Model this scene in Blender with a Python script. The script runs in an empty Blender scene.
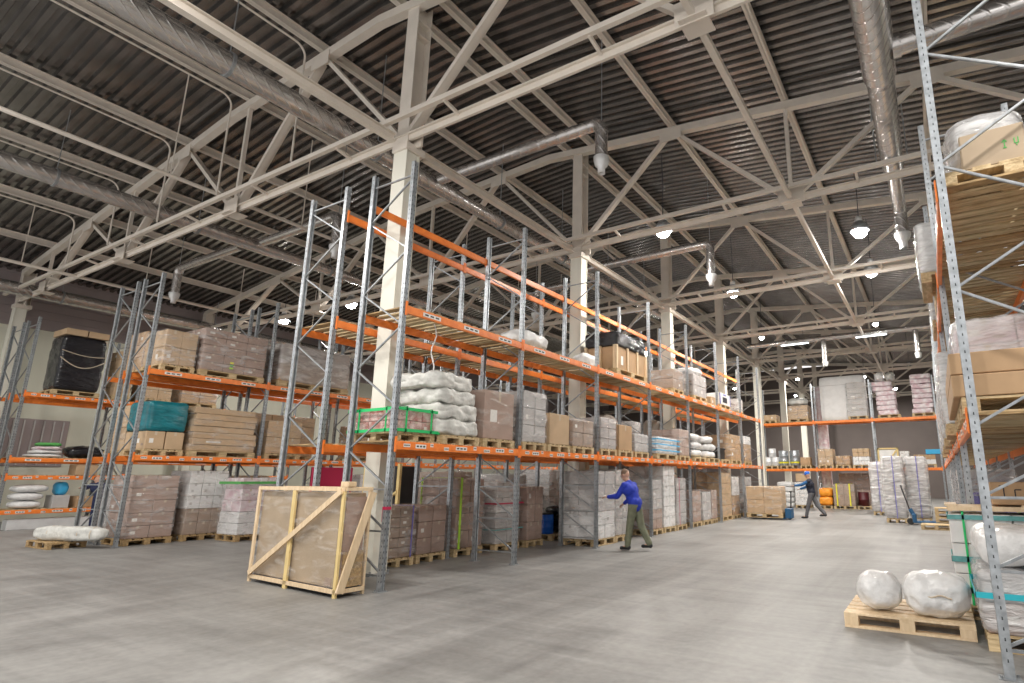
import bpy, bmesh, math, random
from mathutils import Vector, Matrix, noise
random.seed(7)
sc = bpy.context.scene
C = sc.collection
PI = math.pi

# ------------------------------------------------------------------ materials
def mat(name, col, rough=.6, metal=0., var=.0, scale=6., bump=0., col2=None, alpha=None, spec=.5, stretch=(1,1,1), detail=4.):
    m = bpy.data.materials.new(name); m.use_nodes = True
    nt = m.node_tree; b = nt.nodes['Principled BSDF']
    b.inputs['Base Color'].default_value = (*col, 1); b.inputs['Roughness'].default_value = rough
    b.inputs['Metallic'].default_value = metal; b.inputs['Specular IOR Level'].default_value = spec
    if var or bump or col2:
        tc = nt.nodes.new('ShaderNodeTexCoord'); mp = nt.nodes.new('ShaderNodeMapping')
        mp.inputs['Scale'].default_value = stretch
        oi = nt.nodes.new('ShaderNodeObjectInfo')
        ad = nt.nodes.new('ShaderNodeVectorMath'); ad.operation = 'ADD'
        mu = nt.nodes.new('ShaderNodeVectorMath'); mu.operation = 'SCALE'; mu.inputs['Scale'].default_value = 37.
        nt.links.new(oi.outputs['Random'], mu.inputs[0]); nt.links.new(tc.outputs['Object'], ad.inputs[0]); nt.links.new(mu.outputs[0], ad.inputs[1])
        nt.links.new(ad.outputs[0], mp.inputs['Vector'])
        no = nt.nodes.new('ShaderNodeTexNoise'); no.inputs['Scale'].default_value = scale; no.inputs['Detail'].default_value = detail
        nt.links.new(mp.outputs[0], no.inputs['Vector'])
        if var or col2:
            r = nt.nodes.new('ShaderNodeValToRGB')
            r.color_ramp.elements[0].position = .35; r.color_ramp.elements[1].position = .65
            a = tuple(c*(1-var) for c in col); z = col2 or tuple(min(1, c*(1+var)) for c in col)
            r.color_ramp.elements[0].color = (*a, 1); r.color_ramp.elements[1].color = (*z, 1)
            nt.links.new(no.outputs['Fac'], r.inputs['Fac']); nt.links.new(r.outputs['Color'], b.inputs['Base Color'])
        if bump:
            bp = nt.nodes.new('ShaderNodeBump'); bp.inputs['Strength'].default_value = min(1, bump); bp.inputs['Distance'].default_value = .05
            nt.links.new(no.outputs['Fac'], bp.inputs['Height']); nt.links.new(bp.outputs[0], b.inputs['Normal'])
    if alpha is not None: b.inputs['Alpha'].default_value = alpha
    return m

def film_mat(name, col, a0=.1, a1=.6, scale=2.4, rough=.13):
    """stretch film: thin transparent plastic, milky where it is folded or doubled"""
    m = bpy.data.materials.new(name); m.use_nodes = True
    nt = m.node_tree; b = nt.nodes['Principled BSDF']; out = nt.nodes['Material Output']
    b.inputs['Base Color'].default_value = (*col, 1); b.inputs['Roughness'].default_value = rough; b.inputs['Specular IOR Level'].default_value = .7
    tc = nt.nodes.new('ShaderNodeTexCoord'); mp = nt.nodes.new('ShaderNodeMapping'); mp.inputs['Scale'].default_value = (1, 1, 3.6)
    mp.inputs['Rotation'].default_value = (.25, .2, 0)
    oi = nt.nodes.new('ShaderNodeObjectInfo')
    ad = nt.nodes.new('ShaderNodeVectorMath'); ad.operation = 'ADD'
    mu = nt.nodes.new('ShaderNodeVectorMath'); mu.operation = 'SCALE'; mu.inputs['Scale'].default_value = 53.
    nt.links.new(oi.outputs['Random'], mu.inputs[0]); nt.links.new(tc.outputs['Object'], ad.inputs[0]); nt.links.new(mu.outputs[0], ad.inputs[1])
    nt.links.new(ad.outputs[0], mp.inputs['Vector'])
    no = nt.nodes.new('ShaderNodeTexNoise'); no.inputs['Scale'].default_value = scale; no.inputs['Detail'].default_value = 5; no.inputs['Roughness'].default_value = .55; no.inputs['Distortion'].default_value = .5
    nt.links.new(mp.outputs[0], no.inputs['Vector'])
    mr = nt.nodes.new('ShaderNodeMapRange'); mr.inputs['From Min'].default_value = .46; mr.inputs['From Max'].default_value = .74
    mr.inputs['To Min'].default_value = a0; mr.inputs['To Max'].default_value = a1
    nt.links.new(no.outputs['Fac'], mr.inputs['Value'])
    bp = nt.nodes.new('ShaderNodeBump'); bp.inputs['Strength'].default_value = .9; bp.inputs['Distance'].default_value = .10
    nt.links.new(no.outputs['Fac'], bp.inputs['Height']); nt.links.new(bp.outputs[0], b.inputs['Normal'])
    tr = nt.nodes.new('ShaderNodeBsdfTransparent'); mx = nt.nodes.new('ShaderNodeMixShader')
    nt.links.new(mr.outputs[0], mx.inputs[0]); nt.links.new(tr.outputs[0], mx.inputs[1]); nt.links.new(b.outputs[0], mx.inputs[2])
    nt.links.new(mx.outputs[0], out.inputs['Surface'])
    return m

def emis(name, col, s):
    m = bpy.data.materials.new(name); m.use_nodes = True
    b = m.node_tree.nodes['Principled BSDF']
    b.inputs['Base Color'].default_value = (*col, 1); b.inputs['Emission Color'].default_value = (*col, 1); b.inputs['Emission Strength'].default_value = s
    return m

M = {}
M['floor'] = None
M['galv'] = mat('galvanised_steel', (.40, .43, .46), .36, .6, .2, 14., 0)
M['galv_dark'] = mat('galvanised_brace', (.34, .36, .38), .42, .55, .15, 14.)
M['slot'] = mat('slot_dark', (.04, .045, .05), .8)
M['orange'] = mat('orange_paint', (1., .25, .045), .36, 0, .12, 9.)
M['sticker'] = mat('sticker_white', (.82, .80, .76), .5, 0, .06, 30.)
M['ink'] = mat('printed_ink', (.03, .03, .04), .7)
M['cream'] = mat('cream_steel_paint', (.74, .675, .60), .45, 0, .05, 3.)
M['column'] = mat('cream_column_paint', (.80, .78, .69), .45, 0, .05, 2., stretch=(1, 1, .4))
M['deckmetal'] = mat('profiled_roof_sheet', (.27, .255, .245), .27, .85, .15, 2.2)
def duct_mat():
    m = mat('spiral_duct_metal', (.62, .60, .59), .24, .85, .08, 3.); nt = m.node_tree; bs = nt.nodes['Principled BSDF']
    tc = nt.nodes.new('ShaderNodeTexCoord'); w = nt.nodes.new('ShaderNodeTexWave'); w.wave_type = 'BANDS'; w.bands_direction = 'DIAGONAL'; w.inputs['Scale'].default_value = 2.6
    nt.links.new(tc.outputs['Object'], w.inputs['Vector'])
    mr = nt.nodes.new('ShaderNodeMapRange'); mr.inputs['From Min'].default_value = .85; nt.links.new(w.outputs['Fac'], mr.inputs['Value'])
    bp = nt.nodes.new('ShaderNodeBump'); bp.inputs['Strength'].default_value = .6; bp.inputs['Distance'].default_value = .012
    nt.links.new(mr.outputs[0], bp.inputs['Height']); nt.links.new(bp.outputs[0], bs.inputs['Normal']); return m
M['duct'] = duct_mat()
M['dullcard'] = mat('dull_packing_board', (.40, .31, .215), .7, 0, .08, 3.)
M['wood'] = mat('pallet_wood', (.53, .38, .20), .7, 0, .2, 5., .25, col2=(.66, .51, .30), stretch=(1, 6, 6))
M['wood_dark'] = mat('old_pallet_wood', (.40, .27, .13), .75, 0, .25, 5., .25, stretch=(1, 6, 6))
M['deckwood'] = mat('shelf_board_wood', (.55, .42, .24), .7, 0, .28, 4., .2, col2=(.66, .55, .34), stretch=(.6, 5, 5))
M['pine'] = mat('fresh_pine', (.78, .59, .37), .62, 0, .1, 6., .15, col2=(.83, .65, .44), stretch=(4, 4, .7))
M['pine_yellow'] = mat('yellow_pine', (.76, .58, .26), .62, 0, .1, 6., .15, stretch=(4, 4, .7))
M['brown'] = mat('brown_cardboard', (.46, .30, .17), .75, 0, .07, 4.)
M['tan'] = mat('tan_cardboard', (.54, .385, .24), .75, 0, .07, 4.)
M['greybrown'] = mat('grey_brown_cardboard', (.37, .275, .215), .72, 0, .1, 4.)
M['pinkbrown'] = mat('rosy_cardboard', (.40, .285, .235), .7, 0, .08, 4.)
M['white_card'] = mat('white_cardboard', (.78, .78, .78), .6, 0, .05, 4.)
M['greycard'] = mat('pale_grey_cardboard', (.50, .485, .48), .6, 0, .08, 4.)
M['tape'] = mat('packing_tape', (.62, .52, .40), .25)
M['whitepoly'] = mat('white_poly_bag', (.78, .78, .78), .25, 0, .08, 9., .55, detail=6.)
M['greypoly'] = mat('grey_white_sacking', (.62, .62, .59), .4, 0, .15, 7., .6, detail=6.)
M['pinkpoly'] = mat('pink_printed_sack', (.74, .52, .58), .45, 0, .15, 5., .5, col2=(.84, .80, .82))
M['blackfilm'] = mat('black_stretch_film', (.012, .012, .016), .16, 0, 0, 4., .9, detail=6., stretch=(1, 1, 3))
M['bluegreen'] = mat('teal_stretch_film', (.01, .17, .21), .25, 0, .25, 4., .5, stretch=(1, 1, 3))
M['red'] = mat('red_goods', (.70, .22, .18), .45, 0, .4, 9., .2, col2=(.80, .62, .58))
M['magenta'] = mat('crimson_board', (.50, .02, .08), .45)
M['green'] = mat('green_strap', (.02, .55, .16), .4)
M['greenprint'] = mat('green_print', (.10, .42, .10), .6)
M['teal'] = mat('teal_tape', (.13, .38, .38), .4, 0, .1, 20.)
M['cyan'] = mat('cyan_tape', (.03, .45, .55), .4)
M['blue'] = mat('blue_paint', (.02, .10, .22), .4)
M['bluetape'] = mat('violet_blue_tape', (.16, .15, .50), .4)
M['brightblue'] = mat('bright_blue_plastic', (.01, .13, .62), .4)
M['skyblue'] = mat('sky_blue_plastic', (.05, .42, .75), .4)
M['yellow'] = mat('yellow_tape', (.85, .80, .05), .4)
M['lime'] = mat('lime_plastic', (.45, .80, .05), .4, 0, .1, 5., .4)
M['orangebag'] = mat('orange_bag', (.90, .34, .03), .4, 0, .12, 5., .6)
M['black'] = mat('black_plastic', (.02, .02, .022), .4)
M['rubber'] = mat('rubber', (.03, .03, .03), .7)
M['tarp'] = mat('grey_brown_tarp', (.34, .30, .26), .5, 0, .15, 3., .5)
M['maroon'] = mat('maroon_drum_paint', (.10, .015, .02), .4)
M['tin'] = mat('white_tin', (.75, .76, .77), .35, .2, .05, 5.)
M['skin'] = mat('skin', (.55, .33, .24), .55)
M['hair'] = mat('dark_hair', (.05, .035, .025), .7)
M['shaved'] = mat('cropped_hair', (.20, .13, .09), .8)
M['jacket_blue'] = mat('royal_blue_cloth', (.015, .04, .42), .75, 0, .15, 12., .3)
M['sleeve_blue'] = mat('mid_blue_cloth', (.03, .13, .32), .75, 0, .15, 12., .3)
M['vest'] = mat('navy_quilted_cloth', (.012, .015, .03), .7, 0, .15, 12., .3)
M['navy'] = mat('dark_navy_cloth', (.012, .02, .07), .75, 0, .15, 12., .3)
M['olive'] = mat('olive_cloth', (.17, .18, .12), .8, 0, .15, 12., .3)
M['greycloth'] = mat('grey_cloth', (.12, .12, .13), .8, 0, .15, 12., .3)
M['shoe'] = mat('dark_shoe', (.02, .02, .022), .6)
M['film'] = film_mat('clear_stretch_film', (.80, .77, .76), .10, .58)
M['film_light'] = film_mat('thin_stretch_film', (.80, .76, .72), .03, .42)
M['film_white'] = film_mat('milky_stretch_film', (.84, .84, .85), .35, .85)
M['film_rosy'] = film_mat('rosy_stretch_film', (.66, .56, .53), .12, .5)
M['lamp'] = emis('lamp_glow', (1, .98, .94), 60.)
M['tube'] = emis('fluorescent_glow', (.9, .97, 1), 6.)

# ------------------------------------------------------------------ mesh helpers
class MB:
    def __init__(s): s.v = []; s.f = []; s.m = []; s.mats = []; s.sm = []
    def mi(s, k):
        if k not in s.mats: s.mats.append(k)
        return s.mats.index(k)
    def add(s, vs, fs, k, smooth=False):
        o = len(s.v); s.v += [tuple(p) for p in vs]; i = s.mi(k)
        for f in fs: s.f.append(tuple(o+a for a in f)); s.m.append(i); s.sm.append(smooth)
    def box(s, x0, x1, y0, y1, z0, z1, k, b=0., mtx=None):
        if b <= 0:
            vs = [(x, y, z) for x in (x0, x1) for y in (y0, y1) for z in (z0, z1)]
            fs = [(0, 1, 3, 2), (4, 6, 7, 5), (0, 4, 5, 1), (2, 3, 7, 6), (0, 2, 6, 4), (1, 5, 7, 3)]
        else:
            vs, fs = bevbox(x0, x1, y0, y1, z0, z1, b)
        if mtx: vs = [mtx @ Vector(p) for p in vs]
        s.add(vs, fs, k)
    def bar(s, a, b, w, h, k, up=(0, 0, 1)):
        a = Vector(a); b = Vector(b); d = (b-a).normalized(); u = Vector(up)
        if abs(d.dot(u)) > .98: u = Vector((1, 0, 0))
        r = d.cross(u).normalized(); u = r.cross(d).normalized()
        vs = []
        for p in (a, b):
            for i, j in ((-1, -1), (1, -1), (1, 1), (-1, 1)): vs.append(p+r*(i*w/2)+u*(j*h/2))
        s.add(vs, [(0, 1, 2, 3), (7, 6, 5, 4), (0, 4, 5, 1), (1, 5, 6, 2), (2, 6, 7, 3), (3, 7, 4, 0)], k)
    def tube(s, pts, r, k, n=10, caps=True):
        pts = [Vector(p) for p in pts]
        rs = r if isinstance(r, (list, tuple)) else [r]*len(pts)
        vs = []; fs = []; ref = None
        for i, p in enumerate(pts):
            t = (pts[min(i+1, len(pts)-1)]-pts[max(i-1, 0)]).normalized()
            if ref is None: ref = Vector((0, 0, 1)) if abs(t.z) < .9 else Vector((1, 0, 0))
            a = t.cross(ref).normalized(); b = a.cross(t).normalized(); ref = b
            for j in range(n):
                q = 2*PI*j/n; vs.append(p+a*(math.cos(q)*rs[i])+b*(math.sin(q)*rs[i]))
        for i in range(len(pts)-1):
            for j in range(n):
                fs.append((i*n+j, i*n+(j+1) % n, (i+1)*n+(j+1) % n, (i+1)*n+j))
        s.add(vs, fs, k, True)
        if caps:
            s.add(vs[:n], [tuple(range(n))[::-1]], k); s.add(vs[-n:], [tuple(range(n))], k)
    def lathe(s, prof, k, c=(0, 0, 0), n=20):
        vs = []; fs = []
        for r, z in prof:
            for j in range(n):
                q = 2*PI*j/n; vs.append((c[0]+math.cos(q)*r, c[1]+math.sin(q)*r, c[2]+z))
        for i in range(len(prof)-1):
            for j in range(n): fs.append((i*n+j, i*n+(j+1) % n, (i+1)*n+(j+1) % n, (i+1)*n+j))
        s.add(vs, fs, k, True)
    def mesh(s, name):
        me = bpy.data.meshes.new(name); me.from_pydata(s.v, [], s.f)
        for k in s.mats: me.materials.append(M[k])
        me.polygons.foreach_set('material_index', s.m); me.polygons.foreach_set('use_smooth', s.sm)
        me.update(); return me

def bevbox(x0, x1, y0, y1, z0, z1, b):
    bm = bmesh.new(); bmesh.ops.create_cube(bm, size=1)
    for v in bm.verts:
        v.co = Vector(((x0+x1)/2+v.co.x*(x1-x0), (y0+y1)/2+v.co.y*(y1-y0), (z0+z1)/2+v.co.z*(z1-z0)))
    bmesh.ops.bevel(bm, geom=list(bm.edges), offset=b, segments=1, affect='EDGES')
    bm.verts.index_update(); vs = [v.co.copy() for v in bm.verts]; fs = [tuple(v.index for v in f.verts) for f in bm.faces]
    bm.free(); return vs, fs

def obj(name, me, parent=None, loc=(0, 0, 0), rz=0., scale=None):
    if isinstance(me, MB): me = me.mesh(name)
    o = bpy.data.objects.new(name, me); C.objects.link(o); o.location = loc; o.rotation_euler = (0, 0, rz)
    if scale: o.scale = scale
    if parent: o.parent = parent
    return o
LABELS = {}
def tag(o, label, cat, group=None):
    for p, q in (('on the floor of the central rack', 'on the central rack floor'), ('on the floor of the side aisle rack', 'on the side aisle rack floor'),
                 ('on the lower level of the central rack', "on the central rack's lower level"), ('on the lower level of the side aisle rack', "on the side aisle rack's lower level"),
                 ('on the upper level of the side aisle rack', "on the side aisle rack's upper level"), ('wooden pallet under the ', 'pallet under the '), ('on the floor under the end rack', 'under the end rack'),
                 ('far down the main aisle', 'far down the aisle'), ('on the side aisle floor behind the central rack', 'on the side aisle floor')):
        label = label.replace(p, q)
    if label in LABELS: print('DUP LABEL', label)
    LABELS[label] = 1
    n = len(label.split())
    if n < 4 or n > 16: print('LABEL LEN', n, label)
    o['label'] = label; o['category'] = cat; o['kind'] = 'thing'
    if group: o['group'] = group
    return o
def thing(name, label, cat, loc=(0, 0, 0), rz=0., group=None):
    o = bpy.data.objects.new(name, None); C.objects.link(o); o.location = loc; o.rotation_euler = (0, 0, rz)
    o.empty_display_size = .1
    return tag(o, label, cat, group)
def struct(name, me, **k):
    o = obj(name, me, **k); o['kind'] = 'structure'; return o
ORD = 'first second third fourth fifth sixth seventh eighth ninth tenth eleventh twelfth thirteenth'.split()

def blob_mesh(sx, sy, sz, p, amp, freq, div, mats, seed=0, vz=1., key=None, flatbottom=False, thr=None):
    """closed rounded body (sack, bale, film cover): superellipsoid of half sizes sx, sy, sz with wrinkles"""
    bm = bmesh.new(); bmesh.ops.create_cube(bm, size=2)
    bmesh.ops.subdivide_edges(bm, edges=list(bm.edges), cuts=div, use_grid_fill=True)
    off = Vector((seed*7.3, seed*3.1, seed*5.7))
    for v in bm.verts:
        c = v.co
        n = (abs(c.x)**p+abs(c.y)**p+abs(c.z)**p)**(1/p)
        q = Vector((c.x/n*sx, c.y/n*sy, c.z/n*sz))
        w = q*freq+off; w.z *= vz
        d = noise.noise(w)+.5*noise.noise(w*2.3)
        nn = Vector((q.x/sx**2, q.y/sy**2, q.z/sz**2)).normalized()
        q += nn*(d*amp)
        if flatbottom and q.z < -sz*.98: q.z = -sz
        q.z = max(q.z, -sz)
        v.co = q
    for f in bm.faces: f.smooth = True
    me = bpy.data.meshes.new('blob'); bm.to_mesh(me); bm.free()
    for k in mats: me.materials.append(M[k])
    return me

# ------------------------------------------------------------------ floor, roof, walls
XW, YF = -28.6, 50.
def floor_material():
    m = bpy.data.materials.new('trowelled_concrete'); m.use_nodes = True
    nt = m.node_tree; b = nt.nodes['Principled BSDF']; L = nt.links.new
    tc = nt.nodes.new('ShaderNodeTexCoord')
    def noi(sc_, scale=(1, 1, 1), rot=0, det=5, dist=0):
        mp = nt.nodes.new('ShaderNodeMapping'); mp.inputs['Scale'].default_value = scale; mp.inputs['Rotation'].default_value = (0, 0, rot)
        n = nt.nodes.new('ShaderNodeTexNoise'); n.inputs['Scale'].default_value = sc_; n.inputs['Detail'].default_value = det; n.inputs['Distortion'].default_value = dist
        L(tc.outputs['Object'], mp.inputs[0]); L(mp.outputs[0], n.inputs['Vector']); return n.outputs['Fac']
    n1 = noi(.55, (1, 1, 1), 0, 8, .6); n2 = noi(2.2, (.25, 2.4, 1), .5, 6, .4); n3 = noi(14., (1, 1, 1), 0, 4); n4 = noi(.9, (3., .22, 1), -.3, 6, 1.)
    def mixf(a, bb, f, t='MIX'):
        x = nt.nodes.new('ShaderNodeMix'); x.data_type = 'FLOAT'; x.inputs[0].default_value = f; L(a, x.inputs[2]); L(bb, x.inputs[3]); return x.outputs[0]
    f = mixf(mixf(n1, n2, .38), mixf(n3, n4, .6), .4)
    r = nt.nodes.new('ShaderNodeValToRGB'); e = r.color_ramp.elements
    e[0].position = .36; e[0].color = (.135, .133, .129, 1); e[1].position = .62; e[1].color = (.33, .325, .315, 1)
    L(f, r.inputs[0]); L(r.outputs[0], b.inputs['Base Color'])
    rr = nt.nodes.new('ShaderNodeMapRange'); rr.inputs['To Min'].default_value = .32; rr.inputs['To Max'].default_value = .62
    L(f, rr.inputs['Value']); L(rr.outputs[0], b.inputs['Roughness'])
    bp = nt.nodes.new('ShaderNodeBump'); bp.inputs['Strength'].default_value = .12; bp.inputs['Distance'].default_value = .02; L(f, bp.inputs['Height']); L(bp.outputs[0], b.inputs['Normal'])
    return m
M['floor'] = floor_material()
fl = MB(); fl.box(XW, 14, -3, YF, -.2, 0, 'floor'); struct('floor', fl)

def zr(x):      # axis height of the roof trusses' top chord
    if x > -9: return 10.68-.1*(x+9)
    if x > -14.5: return 10.68-.055*(-9-x)
    return 10.3775-.13*(-14.5-x)
# profiled roof sheet: ribs run along X, spaced along Y, follows the two slopes
rf = MB(); xs = [XW, -22., -14.5, -9., -4., 2., 8., 14.]
prof = []; y = -3.
while y < YF: prof += [(y, 0), (y+.10, 0), (y+.13, .095), (y+.22, .095)]; y += .25
vs = []; fs = []
for (yy, dz) in prof:
    for x in xs: vs.append((x, yy, zr(x)+.34+dz))
n = len(xs)
for i in range(len(prof)-1):
    for j in range(n-1): fs.append((i*n+j, i*n+j+1, (i+1)*n+j+1, (i+1)*n+j))
rf.add(vs, fs, 'deckmetal'); struct('ceiling', rf)

# walls: cream sandwich panels below, mauve grey horizontal cladding above
M['wallcream'] = mat('cream_wall_panel', (.66, .66, .56), .5, 0, .06, 1., stretch=(1, 1, .2))
M['wallmauve'] = mat('mauve_grey_cladding', (.34, .29, .29), .5, .1, .06, 1.)
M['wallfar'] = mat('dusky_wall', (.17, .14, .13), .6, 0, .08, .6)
wl = MB(); wl.box(XW-.2, XW, -3, YF, 0, 7.0, 'wallcream')
z = 7.0
while z < 9.0: wl.box(XW-.2, XW+.03, -3, YF, z+.02, z+.30, 'wallmauve'); wl.box(XW-.2, XW, -3, YF, z, z+.02, 'wallmauve'); z += .30
wl.box(XW, XW+.10, -3, YF, 6.9, 7.02, 'wallmauve')
struct('wall_left', wl)
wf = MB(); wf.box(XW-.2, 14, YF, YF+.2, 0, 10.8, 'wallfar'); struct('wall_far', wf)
wr = MB(); wr.box(14, 14.2, -3, YF, 0, 9.2, 'wallcream'); struct('wall_right', wr)

# ------------------------------------------------------------------ columns
YC, SC, XC = 6.40, 5.92, -7.96
def column_mesh(low=True):
    b = MB()
    b.box(-.16, .16, -.17, .10, 0, 7.35, 'column', .015)
    b.box(-.175, .175, -.185, -.17, 0, 7.35, 'column'); b.box(-.175, .175, .10, .115, 0, 7.35, 'column')
    return b
def column(x, y, ztop, label, group):
    t = thing('steel_column', label, 'column', (x, y, 0), 0, group)
    obj('lower_shaft', CM['low'], t)
    b = MB(); zt = ztop
    b.box(-.15, .15, -.17, -.15, 7.5, zt, 'cream'); b.box(-.15, .15, .15, .17, 7.5, zt, 'cream'); b.box(-.012, .012, -.15, .15, 7.5, zt, 'cream')
    b.box(-.14, .14, -.15, .15, zt-.75, zt-.72, 'cream'); b.box(-.14, .14, -.15, .15, zt-.45, zt-.42, 'cream')
    obj('upper_shaft', b, t)
    b = MB(); b.box(-.2, .2, -.22, .22, 7.35, 7.5, 'cream', .01); b.box(-.34, .34, -.02, .02, 7.45, 7.85, 'cream')
    obj('splice_plate', b, t)
    b = MB(); b.box(-.2, .2, -.22, .15, 0, .03, 'galv_dark', .004)
    for sx in (-.185, .185):
        for sy in (-.205, .135): b.tube([(sx, sy, .03), (sx, sy, .07)], .018, 'galv_dark', 6)
    obj('base_plate', b, t)
    return t
CM = {'low': column_mesh().mesh('lower_shaft')}
for k in range(8):
    y = YC+SC*k
    column(XC, y, zr(XC)+.05, f'cream steel column in the middle of the central rack, {ORD[k]} in from its open end', 'columns along the central rack')
for k in range(4):
    column(XW+.9, YC+SC*k, zr(XW+.9)+.05, f'cream steel column by the cream side wall, {ORD[k]} from the open rack ends', 'columns along the side wall')

# ------------------------------------------------------------------ roof trusses
ZB = 7.62
def truss(k):
    y = YC+SC*k-.12
    t = thing('roof_truss', f'cream steel roof truss crossing the hall over the {ORD[k]} column in', 'roof truss', (0, y, 0), 0, 'roof trusses')
    X0, X1 = -27.7, 9.4
    b = MB()
    pts = [X0, -22., -14.5, -9., -4., 2., X1]
    for a, c in zip(pts, pts[1:]):
        b.bar((a, 0, zr(a)), (c, 0, zr(c)), .17, .19, 'cream')
    obj('top_chord', b, t)
    b = MB(); b.bar((X0, 0, ZB), (X1, 0, ZB), .05, .13, 'cream'); b.bar((X0, 0, ZB+.06), (X1, 0, ZB+.06), .14, .03, 'cream')
    obj('bottom_chord', b, t)
    b = MB(); b.bar((X0, -.38, ZB+.14), (X1, -.38, ZB+.14), .08, .09, 'cream')
    x = X0+1
    while x < X1: b.bar((x, -.38, ZB+.10), (x, 0, ZB+.03), .05, .05, 'cream'); x += 2.875
    obj('side_chord', b, t)
    bot = [XC+5.75*j for j in range(-3, 4)]
    for j, xb in enumerate(bot):
        for s in (-1, 1):
            xt = xb+s*2.875
            if xt < X0 or xt > X1: continue
            b = MB(); b.bar((xb+s*.12, 0, ZB+.08), (xt-s*.1, 0, zr(xt)-.08), .09, .12, 'cream', up=(0, 1, 0))
            b.bar((xb+s*.12, .075, ZB+.08), (xt-s*.1, .075, zr(xt)-.08), .02, .10, 'cream', up=(0, 1, 0))
            obj('diagonal', b, t)
        if abs(xb-XC) > .1:
            b = MB(); b.bar((xb, 0, ZB), (xb, 0, zr(xb)), .08, .08, 'cream'); obj('vertical', b, t)
            b = MB(); b.box(xb-.28, xb+.28, -.11, -.09, ZB-.14, ZB+.26, 'cream'); b.box(xb-.2, xb+.2, -.2, .2, ZB-.12, ZB-.1, 'cream'); obj('gusset_plate', b, t)
    for j in range(-4, 4):
        xt = XC+5.75*j+2.875
        if X0 < xt < X1:
            b = MB(); b.box(xt-.3, xt+.3, -.11, -.09, zr(xt)-.3, zr(xt)+.02, 'cream'); obj('gusset_plate', b, t)
    return t
for k in range(8): truss(k)

# purlins: I-beams along Y resting on the top chords, at every node
PX = [XC+2.875*j for j in range(-6, 7)]
for i, x in enumerate(PX):
    if abs(x-XC) < .1:
        xs_ = (x-.42, x+.42)
    else: xs_ = (x,)
    for q, xx in enumerate(xs_):
        z0 = zr(xx)+.105
        b = MB(); y0, y1 = -2.9, YF-1
        b.box(-.06, .06, y0, y1, z0, z0+.014, 'cream'); b.box(-.06, .06, y0, y1, z0+.186, z0+.2, 'cream'); b.box(-.006, .006, y0, y1, z0, z0+.2, 'cream')
        side = 'second' if q else 'first'
        lab = (f'{side} of the twin cream purlins above the central column line' if len(xs_) > 1 else
               f'cream roof purlin under the roof sheet, {ORD[abs(i-6)-1]} bay ' + ('towards the cream side wall' if i < 6 else 'over the open main aisle'))
        o = obj('roof_purlin', b, loc=(xx, 0, 0)); tag(o, lab, 'purlin', 'roof purlins')
# longitudinal struts between column heads and between the truss mid nodes
for k in range(-1, 7):
    y0 = YC+SC*k+.35; y1 = YC+SC*(k+1)-.35
    b = MB(); b.box(-.06, .06, max(y0, -2.5), y1, 7.44, 7.455, 'cream'); b.box(-.06, .06, max(y0, -2.5), y1, 7.585, 7.6, 'cream'); b.box(-.008, .008, max(y0, -2.5), y1, 7.455, 7.585, 'cream')
    o = obj('column_strut', b, loc=(XC, 0, 0)); tag(o, ('cream strut joining the ' + (f'{ORD[k]} and {ORD[k+1]} columns' if k >= 0 else 'first column to the camera side') + ' of the central rack'), 'strut', 'struts between the central columns')
for k in range(0, 7):
    y0 = YC+SC*k+.1; y1 = YC+SC*(k+1)-.35
    b = MB(); b.box(-.05, .05, y0, y1, ZB-.08, ZB+.02, 'cream', .01)
    o = obj('tie_bar', b, loc=(XC+5.75, 0, 0)); tag(o, f'cream square tie bar high over the main aisle, between {ORD[k]} and {ORD[k+1]} trusses', 'tie bar', 'tie bars over the main aisle')
b = MB(); b.box(-.05, .05, -2.5, YC-.3, ZB-.10, ZB, 'cream', .01)
o = obj('tie_bar', b, loc=(XC+5.75, 0, 0)); tag(o, 'cream square tie bar running over the camera to the first roof truss', 'tie bar', 'tie bars over the main aisle')

# conduits that follow the purlins and bend down at the first truss
for q, x in enumerate((-10.8, -13.68, -16.55, -19.43, -22.3)):
    zc = zr(x)+.02
    b = MB(); pts = [(x-.13, -2.5, zc), (x-.13, YC-.75, zc)]
    for a in range(1, 6): pts.append((x-.13, YC-.75+.25*math.sin(a*PI/10), zc-.25+.25*math.cos(a*PI/10)))
    pts.append((x-.13, YC-.5, ZB+.25)); b.tube(pts, .022, 'cream', 8)
    o = obj('conduit_pipe', b); tag(o, f'thin cream conduit bent down beside the first truss, {ORD[q]} from the central column', 'pipe', 'conduits bent down at the first truss')
b = MB(); b.tube([(-13.9, -2.5, 7.95), (-13.9, 24., 7.95)], .045, 'cream', 10)
for y in range(-1, 24, 3): b.bar((-13.9, y, 7.95), (-13.9, y, zr(-13.9)+.1), .02, .02, 'cream')
tag(obj('sprinkler_pipe', b), 'thin cream sprinkler pipe crossing under the first truss beside the side aisle', 'pipe')
b = MB(); b.tube([(-22.6, -2.5, 7.6), (-22.6, 24., 7.6)], .05, 'cream', 10)
for y in range(-1, 24, 3): b.bar((-22.6, y, 7.6), (-22.6, y, zr(-22.6)+.1), .02, .02, 'cream')
tag(obj('sprinkler_pipe', b), 'thin cream sprinkler pipe high above the wall rack', 'pipe')

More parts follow.
